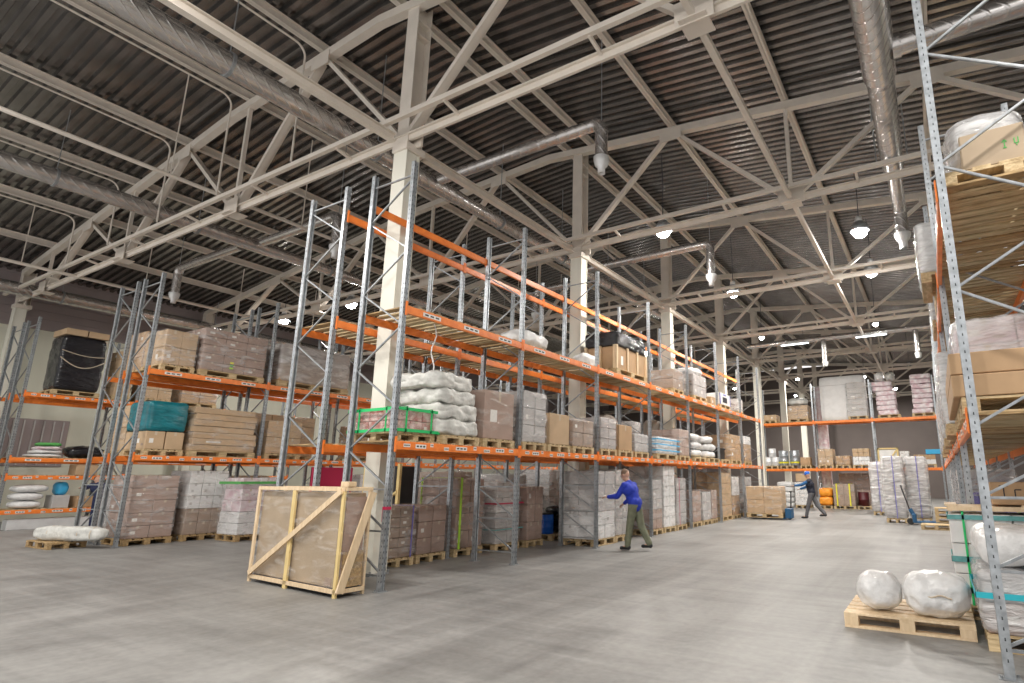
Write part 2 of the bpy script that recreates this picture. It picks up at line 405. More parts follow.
# ------------------------------------------------------------------ ventilation ducts
def spiral(b, p0, p1, r, k='duct', pitch=.14, n=20):
    b.tube([p0, p1], r, k, 24)
def branch(name_label, group, y, xm, xd, z, zd, r=.125):
    t = thing('ventilation_branch', name_label, 'duct', (xd, y, zd), 0, group)
    b = MB(); s = 1 if xd > xm else -1
    spiral(b, (xm-xd+s*.25, 0, z-zd), (-s*.2, 0, z-zd), r, pitch=.2); obj('branch_pipe', b, t)
    b = MB(); pts = [(-s*.2+s*.2*math.sin(a*PI/12), 0, z-zd-.2+.2*math.cos(a*PI/12)) for a in range(7)]; b.tube(pts, r*1.04, 'duct', 16); obj('elbow', b, t)
    b = MB(); spiral(b, (0, 0, z-zd-.2), (0, 0, .28), r, pitch=.2); obj('drop_pipe', b, t)
    b = MB(); b.lathe([(r*1.25, .28), (r*1.25, .22), (r*1.05, .12), (.075, .06), (.075, -.06), (.06, -.06), (.06, .05)], 'tin', n=18); obj('outlet_nozzle', b, t)
    b = MB(); b.bar((0, 0, z-zd), (0, 0, zr(xd)-zd), .012, .012, 'galv_dark'); obj('hanger_wire', b, t)
    return t
t = thing('ventilation_duct', 'silver spiral duct running beside the central columns under the roof', 'duct', (-9.75, 0, 8.35))
b = MB(); spiral(b, (0, -2.5, 0), (0, 9.2, 0), .205); obj('wide_section', b, t)
b = MB(); b.tube([(0, 9.2, 0), (0, 9.5, 0)], [.205, .17], 'duct', 18); obj('reducer', b, t)
b = MB(); spiral(b, (0, 9.5, 0), (0, 21.5, 0), .17); obj('narrow_section', b, t)
for y in (1, 4, 7, 11, 14, 17, 20):
    b = MB(); b.tube([(0, y, 0), (0, y+.05, 0)], (.225 if y < 9 else .19), 'galv_dark', 16); b.bar((0, y+.02, .2), (0, y+.02, zr(-9.75)+.1-8.35), .015, .015, 'galv_dark'); obj('hanger_clamp', b, t)
t = thing('ventilation_duct', 'silver spiral duct crossing high over the side aisle racks', 'duct', (-17.2, 0, 8.35))
b = MB(); spiral(b, (0, -2.5, 0), (0, 9.2, 0), .205); obj('wide_section', b, t)
b = MB(); b.tube([(0, 9.2, 0), (0, 9.5, 0)], [.205, .17], 'duct', 18); obj('reducer', b, t)
b = MB(); spiral(b, (0, 9.5, 0), (0, 21.5, 0), .17); obj('narrow_section', b, t)
for y in (1, 4, 7, 11, 14, 17, 20):
    b = MB(); b.tube([(0, y, 0), (0, y+.05, 0)], (.225 if y < 9 else .19), 'galv_dark', 16); b.bar((0, y+.02, .2), (0, y+.02, zr(-17.2)+.1-8.35), .015, .015, 'galv_dark'); obj('hanger_clamp', b, t)
t = thing('ventilation_duct', 'silver spiral duct running along the upper side wall', 'duct', (-26.4, 0, 7.75))
b = MB(); spiral(b, (0, -2.5, 0), (0, 24, 0), .22); obj('duct_pipe', b, t)
for y in (2, 7, 12, 17, 22):
    b = MB(); b.tube([(0, y, 0), (0, y+.05, 0)], .24, 'galv_dark', 16); b.bar((0, y+.02, .2), (0, y+.02, zr(-26.4)+.1-7.75), .015, .015, 'galv_dark'); obj('hanger_clamp', b, t)
t = thing('ventilation_duct', 'silver spiral duct stepping down in width over the main aisle', 'duct', (-.15, 0, 8.45))
b = MB(); spiral(b, (0, -2.5, 0), (0, 9.9, 0), .27); obj('wide_section', b, t)
b = MB(); b.tube([(0, 9.9, 0), (0, 10.1, 0)], [.27, .23], 'duct', 18); obj('reducer', b, t)
b = MB(); spiral(b, (0, 10.1, 0), (0, 13.4, 0), .23); obj('middle_section', b, t)
b = MB(); b.tube([(0, 13.4, 0), (0, 13.6, 0)], [.23, .16], 'duct', 18); obj('reducer', b, t)
b = MB(); spiral(b, (0, 13.6, 0), (0, 15.6, 0), .16); obj('narrow_section', b, t)
b = MB(); pts = [(0, 15.6+.2*math.sin(a*PI/12), -.2+.2*math.cos(a*PI/12)) for a in range(7)]+[(0, 15.8, -.75)]; b.tube(pts, .165, 'duct', 16); obj('elbow', b, t)
b = MB(); b.lathe([(.2, 0), (.2, -.06), (.16, -.16), (.10, -.24), (.10, -.42)], 'tin', (0, 15.8, -.7)); obj('outlet_nozzle', b, t)
b = MB(); b.bar((-.3, 12.6, -.25), (.3, 12.6, -.25), .04, .04, 'galv_dark'); b.bar((-.3, 12.6, -.25), (-.3, 12.6, 1.2), .02, .02, 'galv_dark'); b.bar((.3, 12.6, -.25), (.3, 12.6, 1.2), .02, .02, 'galv_dark'); obj('hanger_clamp', b, t)
t = thing('ventilation_branch', 'silver side branch leaving the main aisle duct above the outer rack', 'duct', (-.15, 9.3, 8.45))
b = MB(); spiral(b, (.28, 0, 0), (5.5, 0, 0), .17, pitch=.18); obj('branch_pipe', b, t)
b = MB(); b.tube([(.24, 0, 0), (.36, 0, 0)], .2, 'duct', 16); obj('collar', b, t)
branch('silver duct branch and down pipe above the second bay of the central rack', 'duct branches', 8.55, -9.7, -5.05, 8.35, 7.3)
branch('silver duct branch and down pipe beyond the second central column', 'duct branches', 14.9, -9.6, -5.1, 8.2, 6.95)
branch('silver duct branch and down pipe above the nearer side aisle frames', 'duct branches', 8.55, -17., -13.2, 8.35, 7.2)
branch('silver duct branch and down pipe between side aisle rack and wall rack', 'duct branches', 8.4, -17.4, -21.4, 8.35, 7.2)
branch('silver duct branch with down pipe in front of the third central column', 'duct branches', 16.2, -9.9, -12.4, 8.35, 7.2)
t = thing('ventilation_branch', 'long silver cross duct high in front of the end rack', 'duct', (0, 26.5, 7.7))
b = MB(); spiral(b, (-7.4, 0, 0), (.4, 0, 0), .12, pitch=.2); obj('branch_pipe', b, t)
for x in (-3.9, -.2):
    b = MB(); spiral(b, (x, 0, -.1), (x, 0, -1.1), .12, pitch=.18); b.lathe([(.14, 0), (.09, -.2)], 'tin', (x, 0, -1.1)); obj('drop_pipe', b, t)

# ------------------------------------------------------------------ lamps
def area(loc, size, e, col=(1, .95, .88), parent=None):
    l = bpy.data.lights.new('lamp_light', 'AREA'); l.shape = 'DISK'; l.size = size; l.energy = e; l.color = col; l.spread = PI
    o = bpy.data.objects.new('lamp_light', l); C.objects.link(o); o.location = loc
    if parent: o.parent = parent
    return o
LM = {}
b = MB(); b.lathe([(.0, .42), (.09, .42), (.10, .30), (.06, .28)], 'tin', n=14); LM['housing'] = b.mesh('housing')
b = MB(); b.lathe([(.06, .29), (.10, .27), (.20, .14), (.235, 0), (.245, 0), (.21, .15), (.11, .285), (.06, .30)], 'galv', n=20); LM['reflector'] = b.mesh('reflector')
b = MB(); b.lathe([(0, .24), (.08, .21), (.15, .12), (.19, .02), (.17, -.09), (.10, -.16), (0, -.18)], 'lamp', n=16); LM['bulb'] = b.mesh('bulb')
LE = .60
def lamp(x, y, z, lab, e=420, sc_=1.):
    t = thing('high_bay_lamp', lab, 'ceiling lamp', (x, y, z), 0, 'high bay lamps')
    for n_ in ('housing', 'reflector', 'bulb'): obj(n_, LM[n_], t, scale=(sc_,)*3)
    b = MB(); h = zr(x)-z; b.tube([(0, 0, .42), (.02, 0, .42+h*.4), (0, 0, h-.1)], .012, 'ink', 6); obj('suspension_cord', b, t)
    area((0, 0, -.22), .46, e*LE, parent=t)
lamp(-5.72, 12.95, 7.95, 'bright high bay lamp in front of the third central column')
lamp(-5.68, 18.9, 7.95, 'bright high bay lamp over the main aisle, beyond the bent duct')
lamp(-1.15, 15.7, 8.0, 'small lit high bay lamp hanging on a long cord beside the main aisle duct')
lamp(-1.18, 19.05, 7.95, 'bright high bay lamp above the main aisle, beyond the duct outlet')
lamp(-18.7, 13.0, 7.95, 'bright high bay lamp seen between the side aisle rack frames')
lamp(-23.2, 13.1, 7.95, 'bright high bay lamp above the side aisle rack cartons')
far = [(-6.3, 25, 'over the main aisle before the end rack'), (-1.6, 25, 'over the aisle beside the outer rack, before the end rack'),
       (-7.2, 37, 'behind the end rack near the fifth column'), (-3.4, 38.2, 'behind the end rack over its middle'), (-.8, 36, 'behind the end rack by the outer rack'),
       (-11.9, 38.8, 'far beyond the central rack on its side aisle side'), (-2., 44.5, 'deepest over the main aisle'), (-8.9, 44.5, 'deepest by the far columns')]
for x, y, l in far: lamp(x, y, 7.7, f'small lit lamp {l}', 560, .55)
# lamps added unseen near the camera to light the foreground, and between the racks
for i, (x, y, l) in enumerate([(-2.2, 1.2, 'over the camera'), (-7.0, .9, 'before the central rack'), (-12.6, 1.4, 'at the mouth of the side aisle'), (-19.5, 1.5, 'before the wall rack'),
                  (2.6, 3., 'behind the outer rack'), (4.4, 12., 'in the aisle behind the outer rack'), (4.4, 22., 'deep in the aisle behind the outer rack')]):
    lamp(x, y, 7.95, f'high bay lamp {l}', 520)
for i, (x, y) in enumerate([(-12.6, 26.), (-22., 24.)]): lamp(x, y, 7.9, ['high bay lamp far down the side aisle', 'high bay lamp far down the wall rack aisle'][i], 520)
def fluo(x, y, z, lab):
    t = thing('fluorescent_fitting', lab, 'ceiling lamp', (x, y, z), 0, 'fluorescent fittings')
    b = MB(); b.box(-.65, .65, -.07, .07, 0, .07, 'tin', .01); obj('housing', b, t)
    b = MB(); b.tube([(-.6, 0, -.03), (.6, 0, -.03)], .022, 'tube', 8); obj('tube', b, t)
    b = MB(); b.bar((-.4, 0, .07), (-.4, 0, 1.4), .012, .012, 'ink'); b.bar((.4, 0, .07), (.4, 0, 1.4), .012, .012, 'ink'); obj('suspension_cord', b, t)
fluo(-5.1, 26.1, 7.5, 'long lit fluorescent fitting beside the cross duct, nearer the central rack')
fluo(-1.9, 26.1, 7.5, 'long lit fluorescent fitting beside the cross duct, nearer the outer rack')

# ------------------------------------------------------------------ racking
PH = 6.36
def post_mesh(side):
    b = MB(); w, d, t_ = .076, .07, .004       # w along Y, d along X ; open channel, bend ribs
    X = -side*d
    pts = [(0, -w/2), (0, w/2)]
    b.box(min(0, -side*.006), max(0, -side*.006), -w/2, -.012, 0, PH, 'galv'); b.box(min(0, -side*.006), max(0, -side*.006), .012, w/2, 0, PH, 'galv')
    b.box(min(-side*.012, -side*.018), max(-side*.012, -side*.018), -.014, .014, 0, PH, 'galv')
    for s in (-1, 1):
        y = s*w/2
        b.box(min(0, X), max(0, X), y-(.004 if s > 0 else 0), y+(.004 if s < 0 else 0), 0, PH, 'galv')
        b.box(min(X, X*.8), max(X, X*.8), y-s*.022 if s > 0 else y, y if s > 0 else y+.022, 0, PH, 'galv')
    z = .12
    while z < PH-.05:
        for yy in (-.025, .025):
            x = side*.0008; b.add([(x, yy-.0055, z), (x, yy+.0055, z), (x, yy+.004, z+.026), (x, yy-.004, z+.026)], [(0, 1, 2, 3)], 'slot')
        for s in (-1, 1):
            y = s*(w/2+.0008); b.add([(-side*.030, y, z), (-side*.041, y, z), (-side*.039, y, z+.024), (-side*.032, y, z+.024)], [(0, 1, 2, 3)], 'slot')
        z += .075
    return b.mesh('post')
POST = {1: post_mesh(1), -1: post_mesh(-1)}
b = MB(); b.box(-.075, .075, -.065, .065, 0, .006, 'galv_dark'); b.tube([(.055, .04, .006), (.055, .04, .025)], .01, 'galv_dark', 6); b.tube([(-.055, -.04, .006), (-.055, -.04, .025)], .01, 'galv_dark', 6)
FOOT = b.mesh('foot_plate')
BR = {}
def brace(x0, z0, x1, z1):
    key = tuple(round(q, 3) for q in (x0, z0, x1, z1))
    if key not in BR:
        b = MB(); b.bar((x0, 0, z0), (x1, 0, z1), .022, .024, 'galv_dark', up=(0, 1, 0)); b.bar((x0, .0, z0), (x1, 0, z1), .010, .028, 'galv_dark', up=(0, 1, 0)); BR[key] = b.mesh('brace')
    return BR[key]
def brace_pattern(dx, flip=False):
    a, c = -.04, -dx+.04
    out = []
    for z in (.2, .77, 1.33): out.append(((a, z), (c, z)))
    for z in (.2, .77, 1.33): out.append(((a, z+.02), (c, z+.55)))
    z = 1.9; s = 1 if flip else 0
    while z < 5.9:
        p, q = (a, c) if s % 2 else (c, a)
        out.append(((p, z+.01), (q, z+.59))); z += .6; s += 1
    out.append(((a, 6.14), (c, 6.14)))
    return out
def frame(x, y, dx, label, group, rot=0., bend=False):
    """upright frame: aisle post at x, rear post at x-dx (dx may be negative)"""
    t = thing('upright_frame', label, 'rack upright', (x, y, 0), rot, group)
    s = 1 if dx > 0 else -1
    p1_ = obj('post', POST[s], t); p2_ = obj('post', POST[-s], t, (-dx, 0, 0))
    obj('foot_plate', FOOT, p1_, (-s*.035, 0, 0)); obj('foot_plate', FOOT, p2_, (s*.035, 0, 0))
    for (x0, z0), (x1, z1) in brace_pattern(abs(dx), 'outer' in label):
        obj('brace', brace(x0*s, z0, x1*s, z1), t)
    return t
BW = 2.724
def beam_mesh():
    b = MB(); b.box(-.05, 0, .0, BW, -.12, 0, 'orange', .006); b.box(-.022, .0035, .0, BW, -.085, -.035, 'orange')
    return b.mesh('beam_profile')
BEAM = beam_mesh()
b = MB(); b.box(-.008, .006, -.037, .004, -.155, .065, 'orange', .003); b.box(-.05, .006, -.003, .0, -.14, .02, 'orange'); b.box(.004, .009, -.03, -.012, -.14, .05, 'orange'); CONN0 = b.mesh('beam_connector')
b = MB(); b.box(-.008, .006, BW-.004, BW+.037, -.155, .065, 'orange', .003); b.box(-.05, .006, BW, BW+.003, -.14, .02, 'orange'); b.box(.004, .009, BW+.012, BW+.03, -.14, .05, 'orange'); CONN1 = b.mesh('beam_connector')
def stk(y, w, h, z):
    b = MB(); b.box(.0036, .0052, y, y+w, z, z+h, 'sticker')
    for q in range(3): b.box(.0053, .0056, y+w*(.1+.3*q), y+w*(.3+.3*q), z+h*.3, z+h*.7, 'ink')
    return b.mesh('sticker')
STK2 = [stk(y, .36, .062, -.092) for y in (.3, 1.18, 2.05)]
STK1 = [stk(.12, .12, .05, -.08), stk(.34, .2, .06, -.09), stk(.62, .06, .05, -.06), stk(.9, .1, .05, -.1), stk(1.15, .25, .055, -.085), stk(1.55, .07, .06, -.07), stk(1.8, .15, .05, -.095), stk(2.1, .22, .06, -.08), stk(2.45, .12, .05, -.07)]
def beam(x, y, z, side, label, group, stickers=0, rot=0.):
    t = thing('shelf_beam', label, 'rack beam', (x, y, z), rot, group)
    if side > 0: sc_ = None; yy = .045
    else: sc_ = (-1, 1, 1); yy = .045
    for n_, m_ in (('beam_profile', BEAM), ('beam_connector', CONN0), ('beam_connector', CONN1)): obj(n_, m_, t, (0, yy-.007, 0), scale=sc_)
    for m_ in (STK2 if stickers == 2 else STK1 if stickers == 1 else []): obj('sticker', m_, t, (0, yy-.007, 0), scale=sc_)
    return t
DECK = {}
def deck(x0, x1, y, z, label, group, seed=0, rot=0., dense=.085):
    key = (round(x1-x0, 2), seed % 3, dense)
    if key not in DECK:
        rnd = random.Random(seed % 3); b = MB(); yy = .06
        while yy < BW-.05:
            w = rnd.choice((.09, .1, .1, .12)); g = rnd.uniform(.02, dense); b.box(rnd.uniform(-.02, .03), (x1-x0)+rnd.uniform(-.03, .02), yy, min(yy+w, BW+.02), 0, .02, rnd.choice(('deckwood', 'deckwood', 'wood', 'wood_dark'))); yy += w+g
        DECK[key] = b.mesh('shelf_decking')
    o = obj('shelf_decking', DECK[key], None, (x0, y+.02, z), rot); tag(o, label, 'shelf decking', group); return o

Y0, S = 5.49, 2.8
RK = {'c': 'central rack', 's': 'side aisle rack', 'w': 'wall rack', 'o': 'outer rack', 'e': 'end rack'}
def row(name, xf, dx, y0, nb, levels, side_txt, stick=True, decks=(4.,), y_frames=None):
    grp = f'{side_txt} of the {name}'
    for n in range(nb+1):
        ff = frame(xf, y0+S*n, dx, f'galvanised upright frame, {ORD[n]} in from the open end, {side_txt}, {name}', f'upright frames of the {name}, {side_txt}')
        if n == 0 and name == 'central rack' and dx > 0:
            b = MB(); b.box(-.074, .004, -.042, .042, 1.06, 1.10, 'magenta'); b.box(-.074, -.07, -.042, .0, .9, 1.08, 'magenta'); o = obj('red_tape', b, ff); o['label'] = 'crimson tape wound round the post'
    s = 1 if dx > 0 else -1
    for lv, (z, lname) in levels.items():
        for n in range(nb):
            beam(xf+s*.012, y0+S*n, z, s, f'orange beam, {name}, {side_txt}, outward face, {lname} level, {ORD[n]} bay', f'orange beams, {name}', (2 if lv == 2 else 1) if stick and n < 7 else 0)
            beam(xf-dx-s*.012, y0+S*n, z, -s, f'orange beam, {name}, {side_txt}, rear face, {lname} level, {ORD[n]} bay', f'orange beams, {name}', 0)
            if z in decks or (z, n) in decks:
                xa, xb = sorted((xf-s*.01, xf-dx+s*.01)); deck(xa, xb, y0+S*n, z+.002, f'wooden slat decking, {side_txt} of the {name}, {lname} level, {ORD[n]} bay', f'slat decking, {name}', n)
row(RK['c'], -6.62, 1.0, Y0, 7, {1: (2.0, 'lower'), 2: (4.0, 'upper')}, 'main aisle side', decks=(4.0, (2.0, 0)))
row(RK['c'], -9.27, -1.02, Y0, 7, {1: (2.0, 'lower'), 2: (4.0, 'upper')}, 'side aisle side', decks=(4.0, (2.0, 0)))
for n in range(7):
    beam(-7.62-.012, Y0+S*n, 5.87, -1, f'plain orange top beam of the central rack, main aisle side, {ORD[n]} bay', 'top beams of the central rack')
    beam(-8.25+.012, Y0+S*n, 5.87, 1, f'plain orange top beam of the central rack, side aisle side, {ORD[n]} bay', 'top beams of the central rack')
row(RK['s'], -15.8, 1.0, 5.94, 6, {1: (2.0, 'lower'), 2: (4.0, 'upper')}, 'facing the central rack', decks=(4.0,))
row(RK['s'], -18.1, -1.0, 5.94, 5, {1: (2.0, 'lower'), 2: (4.0, 'upper')}, 'facing the wall rack', decks=())
row(RK['w'], -23.6, 1.0, 5.92, 3, {0: (.57, 'floor'), 1: (1.56, 'waist'), 2: (2.08, 'middle'), 3: (4.02, 'upper')}, 'aisle side', decks=(4.02, 2.08, 1.56, .57))
row(RK['w'], -25.9, -1.0, 5.92, 1, {2: (2.08, 'middle'), 3: (4.02, 'upper')}, 'wall side', stick=False, decks=())
row(RK['o'], .27, -1.05, 5.6, 8, {1: (2.0, 'lower'), 2: (4.1, 'upper')}, 'main aisle side', stick=True, decks=(2.0, 4.1))
row(RK['o'], 2.6, 1.05, 5.6, 2, {1: (2.0, 'lower'), 2: (4.1, 'upper')}, 'far side', stick=False, decks=())

# end rack runs across the hall at Y = 31
def end_row(yf, nb, x0, levels, side_txt):
    for n in range(nb+1):
        t = frame(0, 0, 1.0, f'galvanised upright frame of the end rack, {ORD[n]} along from the column end, {side_txt}', 'upright frames of the end rack')
        t.location = (x0+S*n, yf, 0); t.rotation_euler.z = -PI/2
    for z, ln, dk in levels:
        for n in range(nb):
            for (yy, sd, fc) in ((yf-.012, 1, 'front'), (yf+1.0+.012, -1, 'rear')):
                t = beam(0, 0, 0, sd, f'orange beam of the end rack, {fc} face, {ln} level, {ORD[n]} bay from the column end', 'orange beams, end rack', 0)
                t.location = (x0+S*n, yy, z); t.rotation_euler.z = -PI/2
            o = deck(0, .98, 0, 0, f'wooden slat decking of the end rack, {ln} level, {ORD[n]} bay from the column end', 'slat decking, end rack', n)
            o.location = (x0+S*n+.02, yf+1.0, z+.002); o.rotation_euler.z = -PI/2
end_row(31., 3, -8.2, ((1.97, 'lower', 1), (4.38, 'upper', 1)), 'facing the aisle')

# ------------------------------------------------------------------ goods
PAL = {}
def pallet_meshes(k):
    if k in PAL: return PAL[k]
    L, W = 1.2, .8       # along x, along y ; centred, z 0 .. .144
    dk = MB()
    for j in range(5): y = -W/2+.0725+j*(W-.145)/4; w = .145 if j in (0, 2, 4) else .10; dk.box(-L/2, L/2, y-w/2, y+w/2, .122, .144, k, .002)
    for x in (-L/2+.07, 0, L/2-.07): dk.box(x-.07, x+.07, -W/2, W/2, .100, .122, k)
    bl = MB(); bl.box(-.07, .07, -.05, .05, .022, .1, k, .003)
    rn = MB(); rn.box(-L/2, L/2, -.05, .05, 0, .022, k, .002)
    PAL[k] = (dk.mesh('top_deck'), bl.mesh('block'), rn.mesh('bottom_board')); return PAL[k]
def pallet(x0, x1, y0, y1, z, label, k='wood', rz=0., along='x', parts=True, group='wooden pallets'):
    """euro pallet laid into the footprint x0..x1, y0..y1"""
    lx, ly = x1-x0, y1-y0
    t = thing('wooden_pallet', label, 'pallet', ((x0+x1)/2, (y0+y1)/2, z), rz+(PI/2 if along == 'y' else 0), group)
    if along == 'y': lx, ly = ly, lx
    fx, fy = lx/1.2, ly/.8
    d, bl, rn = pallet_meshes(k)
    obj('top_deck', d, t, scale=(fx, fy, 1))
    for sy in (-.35, 0, .35):
        obj('bottom_board', rn, t, (0, sy*fy, 0), scale=(fx, fy, 1))
        if parts:
            for sx in (-.53, 0, .53): obj('block', bl, t, (sx*fx, sy*fy, 0), scale=(fx, fy, 1))
        else:
            pass
    if not parts:
        key = k+'blocks'
        if key not in PAL:
            b = MB()
            for sy in (-.35, 0, .35):
                for sx in (-.53, 0, .53): b.box(sx-.07, sx+.07, sy-.05, sy+.05, .022, .1, k)
            PAL[key] = b.mesh('spacer_blocks')
        obj('spacer_block', PAL[key], t, scale=(fx, fy, 1))
    return t
CART = {}; crnd = random.Random(5)
def carton_mesh(dx, dy, dz, k, tape=True):
    lab = crnd.random() < .22; key = (round(dx, 2), round(dy, 2), round(dz, 2), k, tape, lab)
    if key in CART: return CART[key]
    b = MB(); e = .004; b.box(-dx/2+e, dx/2-e, -dy/2+e, dy/2-e, e, dz-e, k, min(.008, dz*.06))
    if tape:
        tk = 'tape' if k not in ('white_card', 'greycard') else 'greycard'
        if dx >= dy: b.box(-dx/2+.003, dx/2-.003, -.025, .025, dz*.78, dz-.0025, tk); b.box(-dx/2+.01, dx/2-.01, -.004, .004, dz-.0025, dz-.002, 'ink')
        else: b.box(-.025, .025, -dy/2+.003, dy/2-.003, dz*.78, dz-.0025, tk); b.box(-.004, .004, -dy/2+.01, dy/2-.01, dz-.0025, dz-.002, 'ink')
        if not lab: pass
        elif k != 'white_card':
            b.box(dx/2-.0035, dx/2-.003, -dy*.3, -dy*.08, dz*.35, dz*.6, 'sticker'); b.box(-dx*.3, -dx*.08, -dy/2+.003, -dy/2+.0035, dz*.35, dz*.6, 'sticker')
            b.box(dx*.1, dx*.32, -dy/2+.003, -dy/2+.0035, dz*.2, dz*.32, 'greybrown')
        else:
            b.box(-dx*.3, -dx*.1, -dy/2+.003, -dy/2+.0035, dz*.3, dz*.5, 'greycard'); b.box(dx/2-.0035, dx/2-.003, -dy*.3, -dy*.1, dz*.3, dz*.5, 'greycard')
    CART[key] = b.mesh('carton'); return CART[key]
rnd = random.Random(11)
def load(short, where, x0, x1, y0, y1, z, h, n=(2, 2, 3), box='brown', film='film', pal='wood', group=None, rz=0., bottom=None, taper=0., jit=.006, bulge=.012, near=False, straps=None, palparts=False, fz=None, seed=None, top=None, drop=0.):
    """stretch-wrapped stack of cartons, with the pallet under it as a thing of its own. short + where make its label"""
    lx, ly = x1-x0, y1-y0; cx, cy = (x0+x1)/2, (y0+y1)/2
    if pal:
        along = 'x' if lx >= ly else 'y'
        pl = f'pallet under the {short} {where}'
        for p_, q_ in (("on the central rack's lower level", 'on the central rack'), ("on the lower level of the central rack", 'on the central rack'), ('on the floor of the central rack', 'in the central rack'), ('wrapped carton load', 'carton load')):
            pl = pl.replace(p_, q_)
        ws = pl.split()
        if len(ws) > 16:
            pl = f'pallet under the {short}'
            if len((short+' '+where).split()) > 14 or len(pl.split()) < 7 or pl in LABELS: pl = ' '.join(ws[:3]+ws[3:][:13]) if ' '.join(ws[:16]).split()[-1] not in ('the', 'of', 'a', 'on') else ' '.join(ws[:15])
        if pl.split()[-1] in ('the', 'of', 'a', 'on', 'in', 'with'): pl = ' '.join(pl.split()[:-1])
        pallet(x0+.0, x1-.0, y0+.0, y1-.0, z, pl, k=pal, rz=rz, along=along, parts=palparts)
        z += .145
    t = thing('wrapped_load', f'{short} {where}', 'wrapped load', (cx, cy, z), rz, group)
    nx, ny, nz = n; dx, dy, dz = (lx-.03)/nx, (ly-.03)/ny, h/nz
    for k in range(nz):
        kk = (bottom if bottom and k < nz*.4 else top if top and k == nz-1 else box)
        f = 1-taper*k/nz
        for i in range(nx):
            for j in range(ny):
                if 0 < i < nx-1 and 0 < j < ny-1 and k < nz-1: continue
                if drop and k == nz-1 and rnd.random() < drop: continue
                obj('carton', carton_mesh(dx*f, dy*f, dz, kk), t, ((-lx/2+.015+dx*(i+.5))*f+rnd.uniform(-jit, jit), (-ly/2+.015+dy*(j+.5))*f+rnd.uniform(-jit, jit), k*dz))
    if film:
        hh = h*(fz or 1.)
        me = blob_mesh(lx/2+.015+bulge, ly/2+.015+bulge, hh/2+.012, 14, .016+bulge*.5, 4.5, 18 if near else 7, [film], seed=seed if seed is not None else rnd.random()*50, vz=2.)
        obj('stretch_film', me, t, (0, 0, hh/2+.008))
    for (kind, pos, w, col) in (straps or []):
        b = MB()
        ex, ey = (lx/2+.04+bulge, ly/2+.04+bulge) if film else (lx/2+.004, ly/2+.004)
        if kind == 'h':
            b.box(-ex, ex, -ey, -ey+.006, pos, pos+w, col); b.box(-ex, ex, ey-.006, ey, pos, pos+w, col); b.box(-ex, -ex+.006, -ey, ey, pos, pos+w, col); b.box(ex-.006, ex, -ey, ey, pos, pos+w, col)
        elif kind == 'vx':   # loop over the top in the plane x = pos
            b.box(pos, pos+w, -ey, -ey+.006, 0, h+.03, col); b.box(pos, pos+w, ey-.006, ey, 0, h+.03, col); b.box(pos, pos+w, -ey, ey, h+.025, h+.03, col)
        else:
            b.box(-ex, -ex+.006, pos, pos+w, 0, h+.03, col); b.box(ex-.006, ex, pos, pos+w, 0, h+.03, col); b.box(-ex, ex, pos, pos+w, h+.025, h+.03, col)
        obj('strap', b, t)
    return t
def bag(name, label, cat, x, y, z, sx, sy, sz, k='whitepoly', rz=0., group=None, p=2.6, amp=.02, freq=5., seed=None, div=9, extra=None):
    me = blob_mesh(sx, sy, sz, p, amp, freq, div, [k], seed=seed if seed is not None else rnd.random()*40)
    o = obj(name, me, None, (x, y, z+sz), rz); tag(o, label, cat, group); return o
def bigcarton(label, x0, x1, y0, y1, z, h, k='brown', group=None, rz=0., name='cardboard_box'):
    o = obj(name, carton_mesh(x1-x0, y1-y0, h, k), None, ((x0+x1)/2, (y0+y1)/2, z), rz); return tag(o, label, 'box', group)

# ---- central rack, floor level: loads pushed through into its middle
w = 'on the floor of the central rack'
load('grey-brown wrapped carton load with blue dotted tape', w, -9.2, -8.2, 6.75, 7.42, 0, .84, (3, 2, 5), 'greybrown', 'film', straps=[('vy', .2, .025, 'bluetape')], near=True, palparts=True)
load('low reddish-brown wrapped load', w+' next to the blue-taped one', -9.2, -8.22, 7.5, 8.2, 0, .84, (2, 2, 3), 'pinkbrown', 'film_rosy', near=True, palparts=True)
load('tall pinkish wrapped load with lime strip', w, -9.25, -8.25, 8.45, 9.25, 0, 1.32, (2, 2, 4), 'pinkbrown', 'film', straps=[('vy', -.36, .05, 'lime')], near=True, palparts=True)
load('white carton load banded with red tape', w, -9.2, -8.1, 9.45, 10.25, 0, 1.25, (2, 2, 4), 'white_card', 'film', bottom='greycard', straps=[('h', .80, .03, 'magenta'), ('h', .28, .02, 'teal')], near=True, palparts=True)
load('brown lower wrapped load', w+' beside the red-banded one', -9.1, -8.0, 10.38, 10.98, 0, 1.15, (2, 2, 3), 'pinkbrown', 'film_rosy', palparts=True)
# blue drum, black sacks on a pallet
pallet(-9.3, -8.3, 11.75, 12.6, 0, 'wooden pallet under the blue drum on the floor of the central rack', along='x')
t = thing('plastic_drum', 'bright blue plastic drum standing on a pallet inside the central rack', 'drum', (-8.62, 11.95, .145))
b = MB(); b.lathe([(0, 0), (.17, 0), (.18, .03), (.18, .15), (.187, .16), (.18, .17), (.18, .31), (.187, .32), (.18, .33), (.18, .44), (.165, .47), (0, .47)], 'brightblue', n=22); obj('drum_body', b, t)
b = MB(); b.lathe([(0, .5), (.15, .5), (.17, .49), (.172, .46), (.165, .455)], 'black', n=22); obj('lid', b, t)
for i, z in enumerate((.145, .36, .575)):
    bag('black_sack', f'black plastic sack beside the blue drum, {("lowest","middle","topmost")[i]} of three', 'sack', -8.6, 12.36, z, .3, .2, .11, 'blackfilm', group=None)
o = MB(); o.box(-.12, .12, -.35, .35, 0, 2.0, 'tan', .01); o.box(-.121, -.119, -.02, .02, 0, 2, 'tape')
tag(obj('tall_carton', o, None, (-8.35, 13.0, 0)), 'tall narrow tan cardboard box standing upright behind the second central column', 'box')
